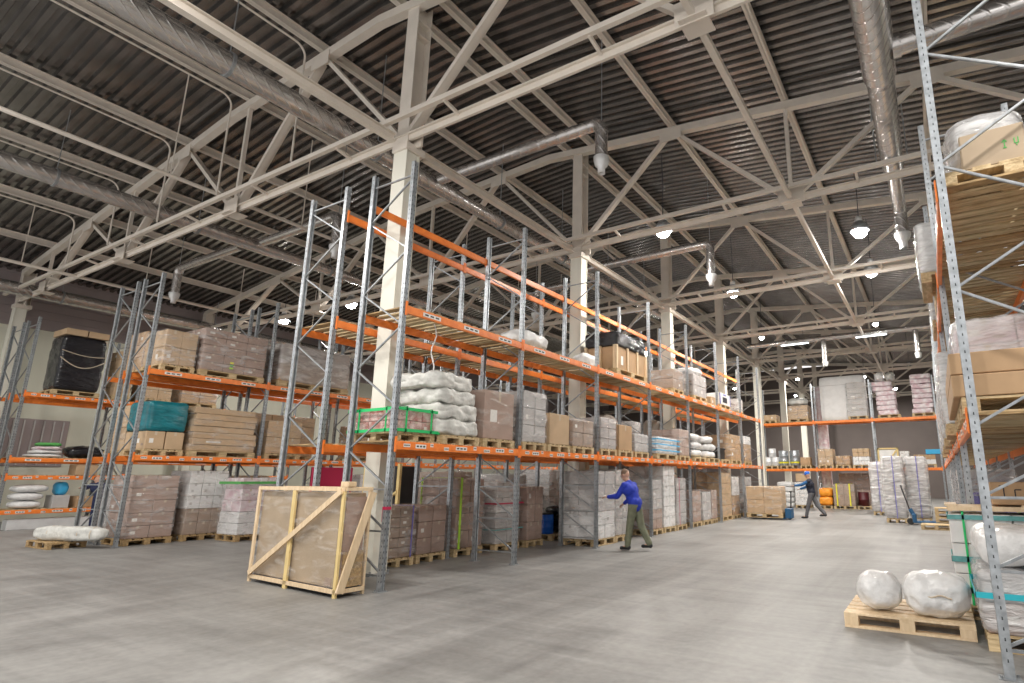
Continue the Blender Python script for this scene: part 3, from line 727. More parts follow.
load('large grey wrapped carton load', w+' beside the walking man', -7.66, -6.75, 11.2, 12.15, 0, 1.5, (2, 2, 5), 'greycard', 'film', bottom='white_card', near=True, palparts=True)
load('grey-white wrapped carton load with label', w+' behind the walking man', -7.66, -6.8, 12.25, 13.0, 0, 1.55, (2, 2, 4), 'greycard', 'film')
bag('dark_bale', 'dark purple-grey wrapped bale on the central rack floor behind the man in blue', 'bale', -7.6, 13.5, 0, .5, .33, .75, 'tarp', p=8, amp=.02)
load('narrow grey carton load with white wrapped foot', w, -7.8, -6.75, 14.05, 14.85, 0, 1.3, (2, 2, 5), 'greycard', 'film', bottom='pinkbrown')
load('tall white carton load', w+' beside the fourth aisle upright', -7.9, -6.75, 14.95, 15.75, 0, 1.68, (2, 2, 6), 'white_card', 'film_light')
load('tall beige-white wrapped load', w+' right behind the white one', -7.9, -6.75, 15.85, 16.6, 0, 1.34, (2, 2, 4), 'greycard', 'film', straps=[('vy', -.3, .02, 'magenta')])
load('low violet-grey wrapped load', w+' at the fifth bay', -7.8, -6.75, 17.05, 17.85, 0, .95, (2, 2, 3), 'pinkbrown', 'film')
load('low pale wrapped load', w+' before the sixth upright', -7.66, -6.75, 18.0, 18.8, 0, .9, (2, 2, 3), 'greycard', 'film')
load('dark brown carton load', w+' behind the low pale loads', -9.2, -8.25, 17.2, 19.2, 0, 1.5, (1, 2, 5), 'brown', 'film_rosy')
load('low grey wrapped load with loose white film flap', w, -7.66, -6.75, 18.85, 19.4, 0, .95, (2, 2, 3), 'pinkbrown', 'film')
load('tall brown carton load with white label', w+', sixth bay', -7.9, -6.8, 20.0, 21.2, 0, 1.55, (2, 2, 4), 'tan', 'film_light')
load('tall white and brown carton load', w+' at the sixth bay end', -7.9, -6.8, 21.3, 22.2, 0, 1.4, (2, 2, 4), 'white_card', 'film', bottom='brown')
load('grey wrapped load', w+' before its last upright', -7.66, -6.8, 22.8, 23.9, 0, 1.4, (2, 2, 4), 'greycard', 'film')
# things seen through the rack on its side-aisle half
w2 = 'on the side aisle floor behind the central rack'
t = thing('speaker_crate', 'black cabinet in a light timber frame, seen through the first bay of the central rack', 'crate', (-10.9, 9.1, 0))
b = MB(); b.box(-.45, .45, -.3, .3, .15, 1.75, 'black', .02); obj('black_cabinet', b, t)
for s_ in (-1, 1):
    b = MB(); b.box(s_*.56-.04, s_*.56+.04, -.34, -.28, 0, 1.8, 'pine_yellow'); obj('timber_post', b, t)
b = MB(); b.bar((-.56, -.33, .6), (.56, -.33, 1.2), .05, .05, 'pine_yellow', up=(0, 1, 0)); b.box(-.6, .6, -.34, .34, 0, .15, 'pine_yellow'); obj('timber_rail', b, t)
load('grey-brown wrapped load with folded cardboard', w2+' at the first bay', -11.6, -10.4, 10.3, 11.2, 0, 1.5, (2, 2, 3), 'greybrown', 'film')
load('grey wrapped carton load', w2+' at the second bay', -11.4, -10.3, 12.4, 13.3, 0, 1.45, (2, 2, 4), 'greycard', 'film')
load('white carton load', w2+' at the third bay', -11.4, -10.3, 14.4, 15.3, 0, 1.6, (2, 2, 4), 'white_card', 'film')
b = MB(); b.box(-.02, .02, -.55, .55, 0, .55, 'magenta', .004); b.box(-.02, .06, -.55, -.5, -1.2, .55, 'magenta'); b.box(-.02, .06, .5, .55, -1.2, .55, 'magenta')
tag(obj('display_board', b, None, (-13.3, 9.2, 1.2)), 'crimson panel board on legs standing behind the slatted crate', 'board')

load('brown wrapped load', w2+' at the fourth bay', -11.4, -10.3, 17.0, 18.0, 0, 1.5, (2, 2, 4), 'brown', 'film')
load('dark wrapped load', w2+' at the fifth bay', -11.4, -10.3, 19.6, 20.6, 0, 1.5, (2, 2, 4), 'greybrown', 'film')
# ---- central rack, lower level (z 2)
z = 2.0
w = 'on the lower level of the central rack'
t = load('low red-and-white goods under green straps', w, -7.72, -6.72, 5.6, 6.33, z, .34, (3, 3, 2), 'red', 'film_rosy', near=True, palparts=True,
         straps=[('h', .0, .045, 'green'), ('h', .31, .045, 'green'), ('vy', -.26, .03, 'green'), ('vy', .22, .03, 'green'), ('vx', -.3, .03, 'green'), ('vx', .3, .03, 'green')])
pallet(-7.72, -6.6, 6.38, 7.2, z, 'wooden pallet under the crumpled white sacks on the central rack', along='x')
for k in range(4):
    o = bag('wrapped_sack', f'large crumpled grey-white sack on the central rack, {("lowest","second lowest","second highest","topmost")[k]} of four', 'sack', -7.12-.01*k, 6.76-.06*(k == 3)-.03*k, z+.145+.243*k, .53, .46, .130, 'greypoly', p=7, amp=.045, freq=5.5, div=24, seed=3+k, rz=.04*k)
b = MB(); pts = [(-6.9+.02*math.sin(i*1.3), 6.35+.03*math.cos(i), 3.15+.1*i+.0*i) for i in range(9)]; b.tube(pts, .012, 'whitepoly', 6)
tag(obj('hanging_strap', b), 'white strap dangling from the upper shelf above the white sacks', 'strap')
load('tall film-wrapped brown box', w+' beside the white sacks', -7.7, -6.6, 7.3, 8.12, z, .84, (1, 1, 1), 'pinkbrown', 'film_light', near=True, palparts=True, top='pinkbrown')
load('pale wrapped carton load', w+', first of the second bay', -7.7, -6.6, 8.36, 9.1, z, .96, (2, 2, 3), 'greycard', 'film', near=True, palparts=True)
pallet(-7.7, -6.6, 9.16, 9.95, z, 'wooden pallet under the plain pinkish box on the central rack', along='x')
bigcarton('plain pinkish-brown cardboard box on the central rack, in front of a lower bay', -7.65, -6.6, 9.2, 9.9, z+.145, .62, 'tan')
load('dark film-wrapped low load', w+' ending the second bay', -7.7, -6.6, 10.05, 10.9, z, .58, (2, 2, 2), 'greybrown', 'film', palparts=True)
load('pinkish-white wrapped load', w+', first of the third bay', -7.7, -6.6, 11.2, 11.95, z, .72, (2, 2, 3), 'greycard', 'film_rosy', palparts=True)
pallet(-7.7, -6.6, 12.05, 12.8, z, 'wooden pallet under the upright brown box on the central rack', along='x')
bigcarton('upright plain brown cardboard box on the central rack, third bay', -7.6, -6.62, 12.1, 12.78, z+.145, .62, 'brown')
load('low grey wrapped parcel load', w+', last of the third bay', -7.7, -6.6, 12.9, 13.7, z, .45, (2, 2, 2), 'greycard', 'film', palparts=True)
t = load('wrapped bottle packs with blue labels', w, -7.7, -6.6, 14.2, 15.65, z, .46, (3, 3, 3), 'white_card', 'film', palparts=True, straps=[('h', .08, .03, 'skyblue'), ('h', .24, .03, 'skyblue'), ('h', .38, .03, 'skyblue')])
load('brown wrapped mixed load', w+' beside the blue-labelled bottles', -7.7, -6.6, 15.8, 16.6, z, .78, (2, 2, 3), 'pinkbrown', 'film')
pallet(-7.7, -6.6, 17.0, 18.0, z, 'wooden pallet under the first white sack heap on the central rack', along='x', parts=False)
pallet(-7.7, -6.6, 18.25, 19.4, z, 'wooden pallet under the second white sack heap on the central rack', along='y', parts=False)
for k, (y, zz, sy) in enumerate([(17.45, 0, .48), (17.5, .25, .45), (17.4, .5, .42), (18.8, 0, .52), (18.85, .25, .5), (18.6, .5, .36)]):
    bag('white_sack', f'white bulging sack on the central rack, {ORD[k % 3]} from below in the ' + ('first' if k < 3 else 'second') + ' heap', 'sack', -7.12, y, z+.145+zz, .5, sy, .12, 'whitepoly', amp=.04, p=3.2)
t = thing('storage_crate', 'black plastic crate on the lower central rack level near the far end', 'crate', (-7.15, 20.1, z+.145))
pallet(-7.7, -6.6, 19.65, 20.5, z, 'pallet under the black plastic crate on the central rack', along='x', parts=False)
b = MB(); b.box(-.4, .4, -.3, .3, .0, .03, 'black'); b.box(-.4, .4, -.3, -.27, 0, .4, 'black'); b.box(-.4, .4, .27, .3, 0, .4, 'black'); b.box(-.4, -.37, -.3, .3, 0, .4, 'black'); b.box(.37, .4, -.3, .3, 0, .4, 'black'); obj('crate_body', b, t)
b = MB(); b.box(-.43, .43, -.33, .33, .36, .4, 'ink'); obj('rim', b, t)
load('brown load with upright tan panel', w+', sixth bay', -7.7, -6.6, 20.75, 21.95, z, .95, (2, 2, 2), 'brown', 'film_light')
load('white over brown wrapped load', w+' near its far end', -7.7, -6.6, 22.45, 23.4, z, 1.0, (2, 2, 3), 'brown', 'film', top='white_card')
# side-aisle half, lower level, seen through
b = MB(); 
pallet(-9.3, -8.2, 14.3, 15.7, z, 'wooden pallet under the tent-shaped brown sheet on the central rack', along='y', parts=False)
me = blob_mesh(.5, .7, .62, 3, .06, 2.5, 9, ['tarp'], seed=5)
for v in me.vertices:
    f = 1-.55*(v.co.z+.62)/1.24; v.co.y *= f
tag(obj('draped_goods', me, None, (-8.76, 15.0, z+.145+.62)), 'tent-shaped goods draped in a grey-brown sheet behind the brown upright box', 'draped goods')
me = blob_mesh(.4, .45, .7, 3, .06, 2.5, 9, ['tarp'], seed=15)
for v in me.vertices:
    f = 1-.6*(v.co.z+.7)/1.4; v.co.y *= f
pallet(-9.3, -8.2, 18.0, 19.0, z, 'wooden pallet under the narrow brown-sheeted goods on the central rack', along='x', parts=False)
tag(obj('draped_goods', me, None, (-8.76, 18.5, z+.145+.7)), 'narrow leaning goods in a brown sheet behind the white sacks', 'draped goods')
bag('yellow_bale', 'small bright yellow bundle behind the blue-labelled bottles', 'bundle', -8.75, 17.0, z+.02, .35, .42, .1, 'yellow')
load('grey wrapped load', 'on the lower level of the central rack, side aisle half, third bay', -9.3, -8.2, 11.6, 12.4, z, .9, (2, 2, 3), 'greycard', 'film')
load('white wrapped load', 'on the lower level of the central rack, side aisle half, fifth bay', -9.3, -8.2, 15.85, 16.5, z, 1.1, (2, 2, 3), 'white_card', 'film')
# ---- central rack, upper level (z 4)
z = 4.022
bag('plastic_bundle', 'milky plastic bundle lying alone on the upper central rack level, second bay', 'bundle', -7.15, 8.98, z, .38, .58, .2, 'whitepoly', amp=.05, freq=4, div=12)
bag('plastic_bundle', 'milky plastic bundle on the upper level beside the timber-framed carton crate', 'bundle', -7.3, 11.55, z, .3, .3, .22, 'whitepoly', amp=.05, freq=4)
pallet(-7.65, -6.65, 12.05, 13.78, z, 'wooden pallet under the timber-framed carton crate on the upper level', along='y')
t = thing('framed_crate', 'brown carton crate with pale timber battens and black film top on upper level', 'crate', (-7.15, 12.92, z+.145)); t.scale = (1, .95, 1)
b = MB(); b.box(-.46, .46, -.86, .86, 0, .58, 'brown', .01); obj('carton_body', b, t)
for y_ in (-.88, -.28, .3, .86):
    b = MB(); b.box(.46, .50, y_-.035, y_+.035, 0, .6, 'pine'); obj('timber_batten', b, t)
for x_ in (-.42, 0, .42):
    b = MB(); b.box(x_-.035, x_+.035, -.92, -.86, 0, .6, 'pine'); obj('timber_batten', b, t)
obj('black_film_top', blob_mesh(.49, .89, .19, 16, .015, 5, 14, ['blackfilm'], seed=9), t, (0, 0, .775))
b = MB(); b.box(.462, .466, -.62, -.5, .12, .35, 'sticker'); obj('label_sheet', b, t)
load('pinkish wrapped load with rounded top', 'on the upper central rack level, fifth bay', -7.6, -6.7, 17.4, 18.6, z, .72, (2, 2, 2), 'greycard', 'film_rosy')
bag('film_bundle', 'clear crumpled film heap on top of the pinkish upper level load', 'bundle', -7.15, 18.0, z+.88, .42, .55, .13, 'whitepoly', amp=.05)
load('low grey wrapped load', 'on the upper central rack level beside the pinkish rounded one', -7.6, -6.7, 15.7, 16.5, z, .6, (2, 2, 2), 'greybrown', 'film')
pallet(-7.55, -6.7, 20.0, 21.2, z, 'wooden pallet under the white printed box on the upper level', along='y', parts=False)
t = thing('printed_box', 'white box with violet edges and dark picture on the upper level', 'box', (-7.12, 20.6, z+.145))
b = MB(); b.box(-.42, .42, -.6, .6, 0, .42, 'white_card', .008); obj('box_body', b, t)
b = MB(); b.box(.42, .424, -.3, .2, .08, .28, 'ink'); obj('printed_picture', b, t)
b = MB(); b.box(.4, .425, -.6, -.54, 0, .42, 'bluetape'); b.box(.4, .425, .54, .6, 0, .42, 'bluetape'); b.box(.4, .425, -.2, .1, .34, .4, 'bluetape'); obj('violet_print', b, t)
bigcarton('small yellow-brown carton beside the white printed box on the upper level', -7.5, -6.8, 19.3, 19.85, z, .34, 'tan')
load('small pink-white carton load', 'on the upper central rack level near its far end', -7.5, -6.8, 22.5, 23.2, z, .5, (2, 2, 2), 'white_card', 'film_rosy')

# ---- the slatted, film-wrapped crate standing at the end of the central rack
t = thing('slatted_crate', 'large timber-framed crate wrapped in clear film on the floor before the central rack', 'crate', (-7.9, 5.19, 0), -.075)
Lc, Dc, Hc = 2.30, .38, 1.34
b = MB(); b.box(-Lc/2+.06, Lc/2-.06, -Dc/2+.04, Dc/2-.04, .1, Hc-.05, 'dullcard', .01)
z_ = .1
obj('cardboard_panels', b, t)
b = MB(); b.box(-Lc/2+.03, Lc/2-.03, -Dc/2+.02, Dc/2-.02, .03, .1, 'ink'); obj('plinth', b, t)
def stile(a, c, wd, th, k='pine', up=(0, 1, 0), nm='timber_stile'):
    b = MB(); b.bar(a, c, wd, th, k, up=up); return obj(nm, b, t)
yf_ = -Dc/2-.0
for x_ in (-Lc/2+.03, -.10, Lc/2-.035): stile((x_, yf_, 0), (x_, yf_, Hc), .085 if abs(x_) < 1 else .06, .03, 'pine_yellow' if x_ > -.5 else 'pine')
for x_ in (-Lc/2+.03, Lc/2-.035): stile((x_, -yf_, 0), (x_, -yf_, Hc), .06, .03, 'pine')
stile((-Lc/2, yf_, Hc), (Lc/2, yf_, Hc), .05, .035, 'pine', nm='top_rail'); stile((-Lc/2, -yf_, Hc), (Lc/2, -yf_, Hc), .05, .035, 'pine', nm='top_rail')
stile((-Lc/2, yf_, .075), (Lc/2, yf_, .075), .05, .03, 'pine', nm='bottom_rail'); stile((Lc/2, yf_, Hc), (Lc/2, -yf_, Hc), .04, .05, 'pine', up=(1, 0, 0), nm='top_rail'); stile((Lc/2, yf_, .075), (Lc/2, -yf_, .075), .05, .03, 'pine', up=(1, 0, 0), nm='bottom_rail')
stile((-Lc/2+.05, yf_-.03, .12), (Lc/2-.05, yf_-.03, Hc-.02), .075, .025, 'pine', nm='diagonal_brace')
stile((Lc/2+.03, yf_+.02, .06), (Lc/2+.03, -yf_, Hc-.04), .10, .03, 'pine', up=(1, 0, 0), nm='diagonal_brace')
b = MB(); b.box(Lc/2-.02, Lc/2+.0, -Dc/2+.05, Dc/2-.05, .12, .55, 'wood_dark'); b.box(Lc/2-.055, Lc/2-.03, -Dc/2+.05, Dc/2-.05, .12, Hc-.1, 'pinkbrown'); obj('end_panel', b, t)
b = MB(); b.box(Lc/2-.12, Lc/2-.09, yf_+.015, yf_+.02, .1, Hc-.1, 'ink'); b.box(Lc/2-.35, Lc/2-.2, yf_+.035, yf_+.038, .12, .22, 'greybrown'); obj('dark_edge_strip', b, t)
obj('stretch_film', blob_mesh(Lc/2+.01, Dc/2+.008, Hc/2-.02, 30, .008, 3.5, 16, ['film_light'], seed=4, vz=2.), t, (0, 0, Hc/2+.04))
b = MB(); b.box(-.1, .1, -.06, .06, 0, .07, 'pine', .004); tag(obj('timber_offcut', b, None, (-7.2, 5.26, 1.367), -.1), 'short pale timber offcut lying on top of the slatted crate', 'offcut')

# ---- side aisle rack
w = 'on the floor of the side aisle rack'
load('tall rosy-brown carton load', w+' behind its first aisle upright', -17.0, -15.95, 6.1, 7.05, 0, 1.4, (2, 2, 5), 'pinkbrown', 'film', near=True, palparts=True, pal='wood_dark')
load('tall white carton load with brown cartons below', w, -17.0, -15.95, 7.25, 8.15, 0, 1.52, (2, 3, 5), 'white_card', 'film_light', near=True, palparts=True, pal='wood_dark', bottom='greybrown')
load('leaning pink-and-green mixed load over white cartons', w, -15.65, -14.75, 7.85, 8.75, 0, 1.35, (2, 2, 5), 'pinkpoly', 'film', near=True, palparts=True, pal='wood_dark', bottom='white_card', taper=.12, straps=[('h', 1.2, .06, 'greenprint')])
load('brown net-wrapped load', 'between the white-over-brown and the pink-and-green loads, deeper in', -18., -17.2, 9.0, 9.9, 0, 1.4, (2, 2, 3), 'wood_dark', 'film_light')
load('low white and red carton load', w+' behind the slatted crate', -16.9, -15.9, 12.0, 13.2, 0, 1.45, (2, 2, 4), 'white_card', 'film_rosy')
load('pale wrapped carton load', w+', third bay', -16.9, -15.9, 14.6, 15.6, 0, 1.5, (2, 2, 4), 'greycard', 'film')
load('brown wrapped carton load', w+', fourth bay', -16.9, -15.9, 15.9, 16.9, 0, 1.5, (2, 2, 4), 'brown', 'film')
load('grey tall load', w+' on its wall-facing half', -18.05, -17.2, 6.3, 7.4, 0, 1.2, (2, 2, 4), 'greycard', 'film')
# rolled bundle on a pallet in front
pallet(-17.75, -16.55, 5.02, 5.68, 0, 'wooden pallet under the long white roll beside the side aisle rack', k='wood_dark', along='x')
t = thing('wrapped_roll', 'long dirty-white wrapped roll lying on a pallet at the side aisle rack end', 'roll', (-16.7, 5.42, .145), .30)
me = blob_mesh(.98, .17, .155, 3.4, .02, 5., 16, ['greypoly'], seed=12); obj('roll_body', me, t, (0, 0, .158))
for x_ in (-.45, .4, .75):
    b = MB(); b.tube([(x_-.012, 0, .158), (x_+.012, 0, .158)], .168, 'tape', 18, caps=False); obj('tape_band', b, t)
w = 'on the lower level of the side aisle rack'
z = 2.0
pallet(-16.95, -15.85, 6.15, 6.95, z, 'wooden pallet under the teal-wrapped cartons on the side aisle rack', along='x', parts=False)
t = thing('wrapped_load', 'brown cartons with teal film cover on the side aisle rack, lower level', 'wrapped load', (-16.4, 6.55, z+.145))
for i in range(2):
    for j in range(2): obj('carton', carton_mesh(.52, .38, .42, 'tan'), t, (-.27+.54*i, -.2+.4*j, 0))
obj('teal_film_cover', blob_mesh(.55, .42, .36, 12, .02, 4, 10, ['bluegreen'], seed=21, vz=2), t, (0, 0, .78))
load('long flat-packed cardboard stack in torn film', w, -16.95, -15.8, 7.05, 8.62, z, 1.08, (1, 1, 7), 'tan', 'film_light', near=True, palparts=True, jit=.03, taper=.06)
load('row of small brown cartons', w+' behind the second upright', -16.95, -15.85, 8.9, 9.9, z, .9, (2, 2, 2), 'tan', 'film_light')
load('brown wrapped load', w+', third bay', -16.9, -15.9, 11.8, 12.9, z, 1.0, (2, 2, 3), 'brown', 'film')
load('long tan carton load', w+', wall-facing, first bay', -18.1, -17.1, 6.2, 8.3, z, 1.1, (1, 3, 4), 'tan', 'film_light')
load('long tan carton load', w+', wall-facing, second bay', -18.1, -17.1, 9.0, 11.1, z, 1.2, (1, 3, 4), 'tan', 'film_light')
w = 'on the upper level of the side aisle rack'
z = 4.022
load('small pale tan carton stack in glossy film', w, -16.9, -15.85, 6.2, 6.92, z, .86, (2, 2, 2), 'tan', 'film', near=True, palparts=True)
tw = load('wide brown flat carton stack with yellow-green marks', w, -16.9, -15.8, 7.0, 8.6, z, 1.08, (2, 3, 5), 'pinkbrown', 'film', near=True, palparts=True, straps=[])
b = MB()
for i in range(3): b.box(0, .004, 0, .09, .0+.07*i, .045+.07*i, ('lime', 'greenprint', 'yellow')[i])
o = obj('colour_sticker', b, tw, (.56, -.12, .1)); o['label'] = 'green and yellow stickers'
load('grey film-covered load', w+' behind the second upright', -16.9, -15.8, 9.0, 11.2, z, 1.1, (2, 3, 4), 'greybrown', 'film_white', near=True, palparts=True, bottom='brown')
load('brown carton load', w+', wall-facing half, first bay', -18.1, -17.1, 6.3, 7.9, z, 1.0, (2, 2, 3), 'brown', 'film')
load('black-wrapped load', w+', wall-facing half, second bay', -18.1, -17.1, 8.95, 10.1, z, .8, (2, 2, 2), 'black', 'film')
# ---- wall rack
z = 4.042
pallet(-24.60, -23.55, 6.5, 7.7, z, 'wooden pallet under the black-wrapped load on the wall rack', along='y')
t = thing('wrapped_load', 'big black-film load tied with pale cord on the wall rack upper level', 'wrapped load', (-24.08, 7.1, z+.145)); t.scale = (1, .83, 1)
obj('black_film_body', blob_mesh(.53, .68, .88, 12, .035, 3, 14, ['blackfilm'], seed=31, vz=2), t, (0, 0, .88))
for s_ in (-1, 1):
    b = MB(); b.box(-.5, .55, s_*.34-.32, s_*.34+.32, 1.77, 1.97, 'tan', .01); obj('top_carton', b, t)
b = MB(); b.tube([(.56, -.68+1.36*i/12, 1.02-.28*math.sin(i/12*PI)) for i in range(13)], .016, 'tape', 6); b.tube([(.57, -.68+1.36*i/12, 1.25-.12*math.sin(i/12*PI*.8)) for i in range(13)], .012, 'tape', 6); obj('tie_cord', b, t)
load('yellowish carton stack in film', 'on the wall rack upper level beside the black-film load', -24.60, -23.55, 8.85, 9.7, z, 1.6, (2, 2, 5), 'tan', 'film_light')
load('tall narrow carton column', 'on the wall rack upper level touching the black-film load', -24.60, -23.55, 8.02, 8.5, z, 1.5, (2, 1, 5), 'tan', None)
load('brown carton stack', 'on the wall rack upper level, second bay', -24.60, -23.55, 10.0, 11.2, z, 1.2, (2, 2, 4), 'brown', 'film')
z = 2.102
for k in range(4):
    bag('flat_bag', f'flat plastic bag in the wall rack heap, {("lowest, milky white","second, milky white","third, pink printed","topmost, green")[k]}', 'bag', -24.05, 6.75+.03*k, z+.115*k, .42, .42-.05*k, .06, ('whitepoly', 'whitepoly', 'pinkpoly', 'greenprint')[k], amp=.02)
bag('black_bundle', 'lumpy black plastic bundle on the wall rack middle level', 'bundle', -24.05, 7.72, z, .42, .5, .2, 'blackfilm', amp=.05)
z = .592
for k in range(3):
    bag('white_sack', f'plump white sack in the stack of three on the wall rack, {("lowest","middle","topmost")[k]}', 'sack', -24.00, 6.55+.05*(k == 2), z+.235*k, .40, .35+.03*k, .12, 'whitepoly', amp=.008, p=2.6, div=12)
t = thing('plastic_box', 'grey-blue box leaning with sky blue bag on the wall rack', 'box', (-24.00, 7.3, z))
b = MB(); b.box(-.3, .3, -.2, .2, 0, .38, 'greycard', .01); obj('box_body', b, t)
obj('sky_blue_bag', blob_mesh(.25, .16, .2, 3, .02, 6, 8, ['skyblue'], seed=4), t, (0, .02, .58))
bigcarton('brown open box on the wall rack floor level beside the blue bag', -24.40, -23.65, 7.65, 8.1, z, .34, 'brown')
bag('green_bag', 'green plastic bag on the wall rack floor level, second bay', 'bag', -24.00, 9.5, z, .4, .5, .24, 'greenprint', amp=.03)
load('white parcel stack', 'on the wall rack floor level, second bay', -24.40, -23.65, 10.1, 11.0, z, .7, (2, 2, 3), 'white_card', 'film', pal=None)
bigcarton('tan carton resting on the wall rack waist-high level', -24.25, -23.65, 7.5, 8.05, 1.582, .34, 'tan')
b = MB(); b.box(-.2, .2, -1.0, 1.0, 0, .3, 'tin', .01); tag(obj('metal_casing', b, None, (-23.90, 7.2, 0)), 'long low white casing lying under the wall rack', 'casing')
b = MB(); b.box(XW+.02, XW+.05, 6.2, 8.6, 1.9, 3.6, 'wallmauve', .01); 
for k in range(9): b.box(XW+.05, XW+.08, 6.25+k*.27, 6.29+k*.27, 1.95, 3.55, 'greycard')
o = obj('shutter_door', b); tag(o, 'grey ribbed shutter in the cream side wall behind the wall rack', 'shutter')

# ---- outer rack beside the main aisle
z = 2.022
def dpal(x0, x1, y0, y1, z, label, k='wood', along='x'): return pallet(x0, x1, y0, y1, z, label, k=k, along=along)
dpal(.24, 1.4, 5.75, 6.9, z, 'yellowed wooden pallet under the near end of the long brown boxes, outer rack'); dpal(.24, 1.4, 7.0, 8.1, z, 'yellowed wooden pallet under the far end of the long brown boxes, outer rack')
for k in range(2):
    bigcarton(f'long brown cardboard box on the outer rack lower level, {("lower","upper")[k]} of two', .18, 1.45, 5.74+.02*k, 8.1, z+.145+.2*k, .2, 'brown')
load('tall pinkish film-wrapped load', 'on top of the long brown boxes of the outer rack', .3, 1.4, 6.9, 8.1, z+.55, .55, (2, 2, 2), 'pinkpoly', 'film_white', near=True, pal=None)
load('glossy white-wrapped load', 'on the outer rack lower level, second bay', .15, 1.2, 8.5, 9.6, z, .95, (2, 2, 3), 'white_card', 'film_white', near=True, palparts=True)
load('glossy crumpled grey load', 'on the outer rack lower level, ending the second bay', .2, 1.2, 9.8, 10.9, z, 1.0, (2, 2, 3), 'greycard', 'film_white')
for k in range(3):
    load('grey-white wrapped load', f'on the outer rack lower level, {ORD[k+2]} bay', .15, 1.2, 11.5+2.8*k, 12.7+2.8*k, z, 1.15, (2, 2, 3), 'greycard', 'film_white')
z = 4.122
for j, (ya, yb) in enumerate([(5.72, 6.9), (7.05, 8.25)]):
    for k in range(1 if j == 0 else 3):
        pallet(.30, 1.45, ya, yb, z+.145*k, f'empty orange-brown pallet in the {("nearer","farther")[j]} stack on the outer rack upper level, {ORD[k]} from below', k='wood', along='y')
t = thing('hooded_carton', 'brown box with green arrow marks under a white film hood, top of outer rack', 'box', (.88, 6.25, z+.145))
pz = 0
b = MB(); b.box(-.38, .12, -.48, .5, 0, .36, 'dullcard', .01); obj('carton_body', b, t)
b = MB()
def mark(x, z0, pts, wd=.012):
    for a, c in pts: b.bar((x+a[0], -.503, z0+a[1]), (x+c[0], -.503, z0+c[1]), .004, wd, 'greenprint', up=(0, 0, 1)) if False else b.bar((x+a[0]*.7-.26, -.483, z0+a[1]*.8-.06), (x+c[0]*.7-.26, -.483, z0+c[1]*.8-.06), wd*.7, .004, 'greenprint', up=(0, 1, 0))
mark(.22, .2, [((0, 0), (0, .1)), ((-.025, .07), (0, .1)), ((.025, .07), (0, .1)), ((-.02, 0), (.02, 0))])
mark(.31, .2, [((-.02, .1), (-.02, .03)), ((.02, .1), (.02, .03)), ((-.02, .03), (.02, .03)), ((0, .03), (0, 0))])
mark(.40, .2, [((0, .02), (0, .09)), ((-.03, .07), (0, .09)), ((.03, .07), (0, .09))])
obj('green_marks', b, t)
me = blob_mesh(.33, .50, .26, 4, .04, 3.5, 14, ['film_white'], seed=41); obj('film_hood', me, t, (-.15, .06, .36))
me = blob_mesh(.24, .4, .12, 2.5, .04, 5., 12, ['whitepoly'], seed=43); obj('crumpled_top', me, t, (-.13, .02, .50))
load('white and pink printed load', 'on the outer rack upper level, bulging over the aisle', .08, 1.1, 8.6, 9.7, z, .72, (2, 2, 3), 'white_card', 'film_white', near=True, palparts=True)
for k in range(2): pallet(.25, 1.3, 9.9, 11.0, z+.145*k, f'empty pallet on the outer rack upper level, second bay, {ORD[k]} from below', along='y', parts=False)
load('pale wrapped load', 'on the outer rack upper level, third bay', .2, 1.2, 11.4, 12.6, z, .9, (2, 2, 3), 'greycard', 'film_white')
# floor of the outer rack
t = load('bulky turquoise-taped box load', 'on the floor beside the first outer rack upright', .22, 1.4, 6.35, 7.35, 0, .52, (2, 2, 2), 'greycard', 'film_white', near=True, palparts=True, straps=[('h', .30, .05, 'cyan'), ('vx', .0, .06, 'cyan')], bottom='pinkbrown')
bag('plastic_bundle', 'large shiny clear plastic bundle on the turquoise-taped boxes by the outer rack', 'bundle', .80, 6.86, .145+.555, .57, .5, .17, 'whitepoly', amp=.04, freq=3.5, p=4, div=14, seed=6)
load('white cartons with teal bands and green straps', 'on the outer rack floor, second bay', .03, 1.25, 7.62, 8.3, 0, .95, (2, 2, 3), 'white_card', None, near=True, palparts=True, straps=[('h', .12, .06, 'teal'), ('h', .44, .06, 'teal'), ('h', .89, .05, 'teal'), ('vx', -.47, .022, 'green'), ('vx', .12, .022, 'green')])
b = MB()
for i in range(3): b.box(-.6, .6, -.33+.24*i, -.33+.24*i+.18, 0, .05, 'pine')
b.box(-.62, -.5, -.33, .33, .05, .07, 'pine'); b.box(.1, .2, -.33, .33, .05, .07, 'pine')
tag(obj('slatted_timber_cover', b, None, (.64, 7.96, .145+.983)), 'pale slatted timber cover on the teal-banded white cartons', 'cover')
t = thing('plywood_chest', 'orange-brown plywood chest with dark scribbled marks on the teal-banded cartons', 'chest', (.98, 7.96, .145+1.055))
b = MB(); b.box(-.5, .5, -.28, .30, .0, .24, 'brown', .006); obj('chest_body', b, t)
b = MB()
for i, (a, c) in enumerate([((-.38, .10), (-.38, .24)), ((-.42, .24), (-.34, .24)), ((-.28, .1), (-.28, .2)), ((-.28, .2), (-.22, .2)), ((-.14, .1), (-.18, .2)), ((-.14, .1), (-.1, .2)), ((-.04, .1), (-.04, .2)), ((-.04, .15), (.02, .15)), ((.08, .1), (.12, .2))]):
    b.bar((a[0], -.282, a[1]-.04), (c[0], -.282, c[1]-.04), .012, .003, 'ink', up=(0, 1, 0))
obj('ink_marks', b, t)
load('violet and blue packed load', 'on the outer rack floor behind the teal-banded cartons', .4, 1.3, 11.6, 12.6, 0, 1.1, (2, 2, 4), 'bluetape', 'film')
load('grey wrapped load', 'on the outer rack floor, third bay', .3, 1.25, 13.0, 13.9, 0, 1.5, (2, 2, 4), 'greycard', 'film')
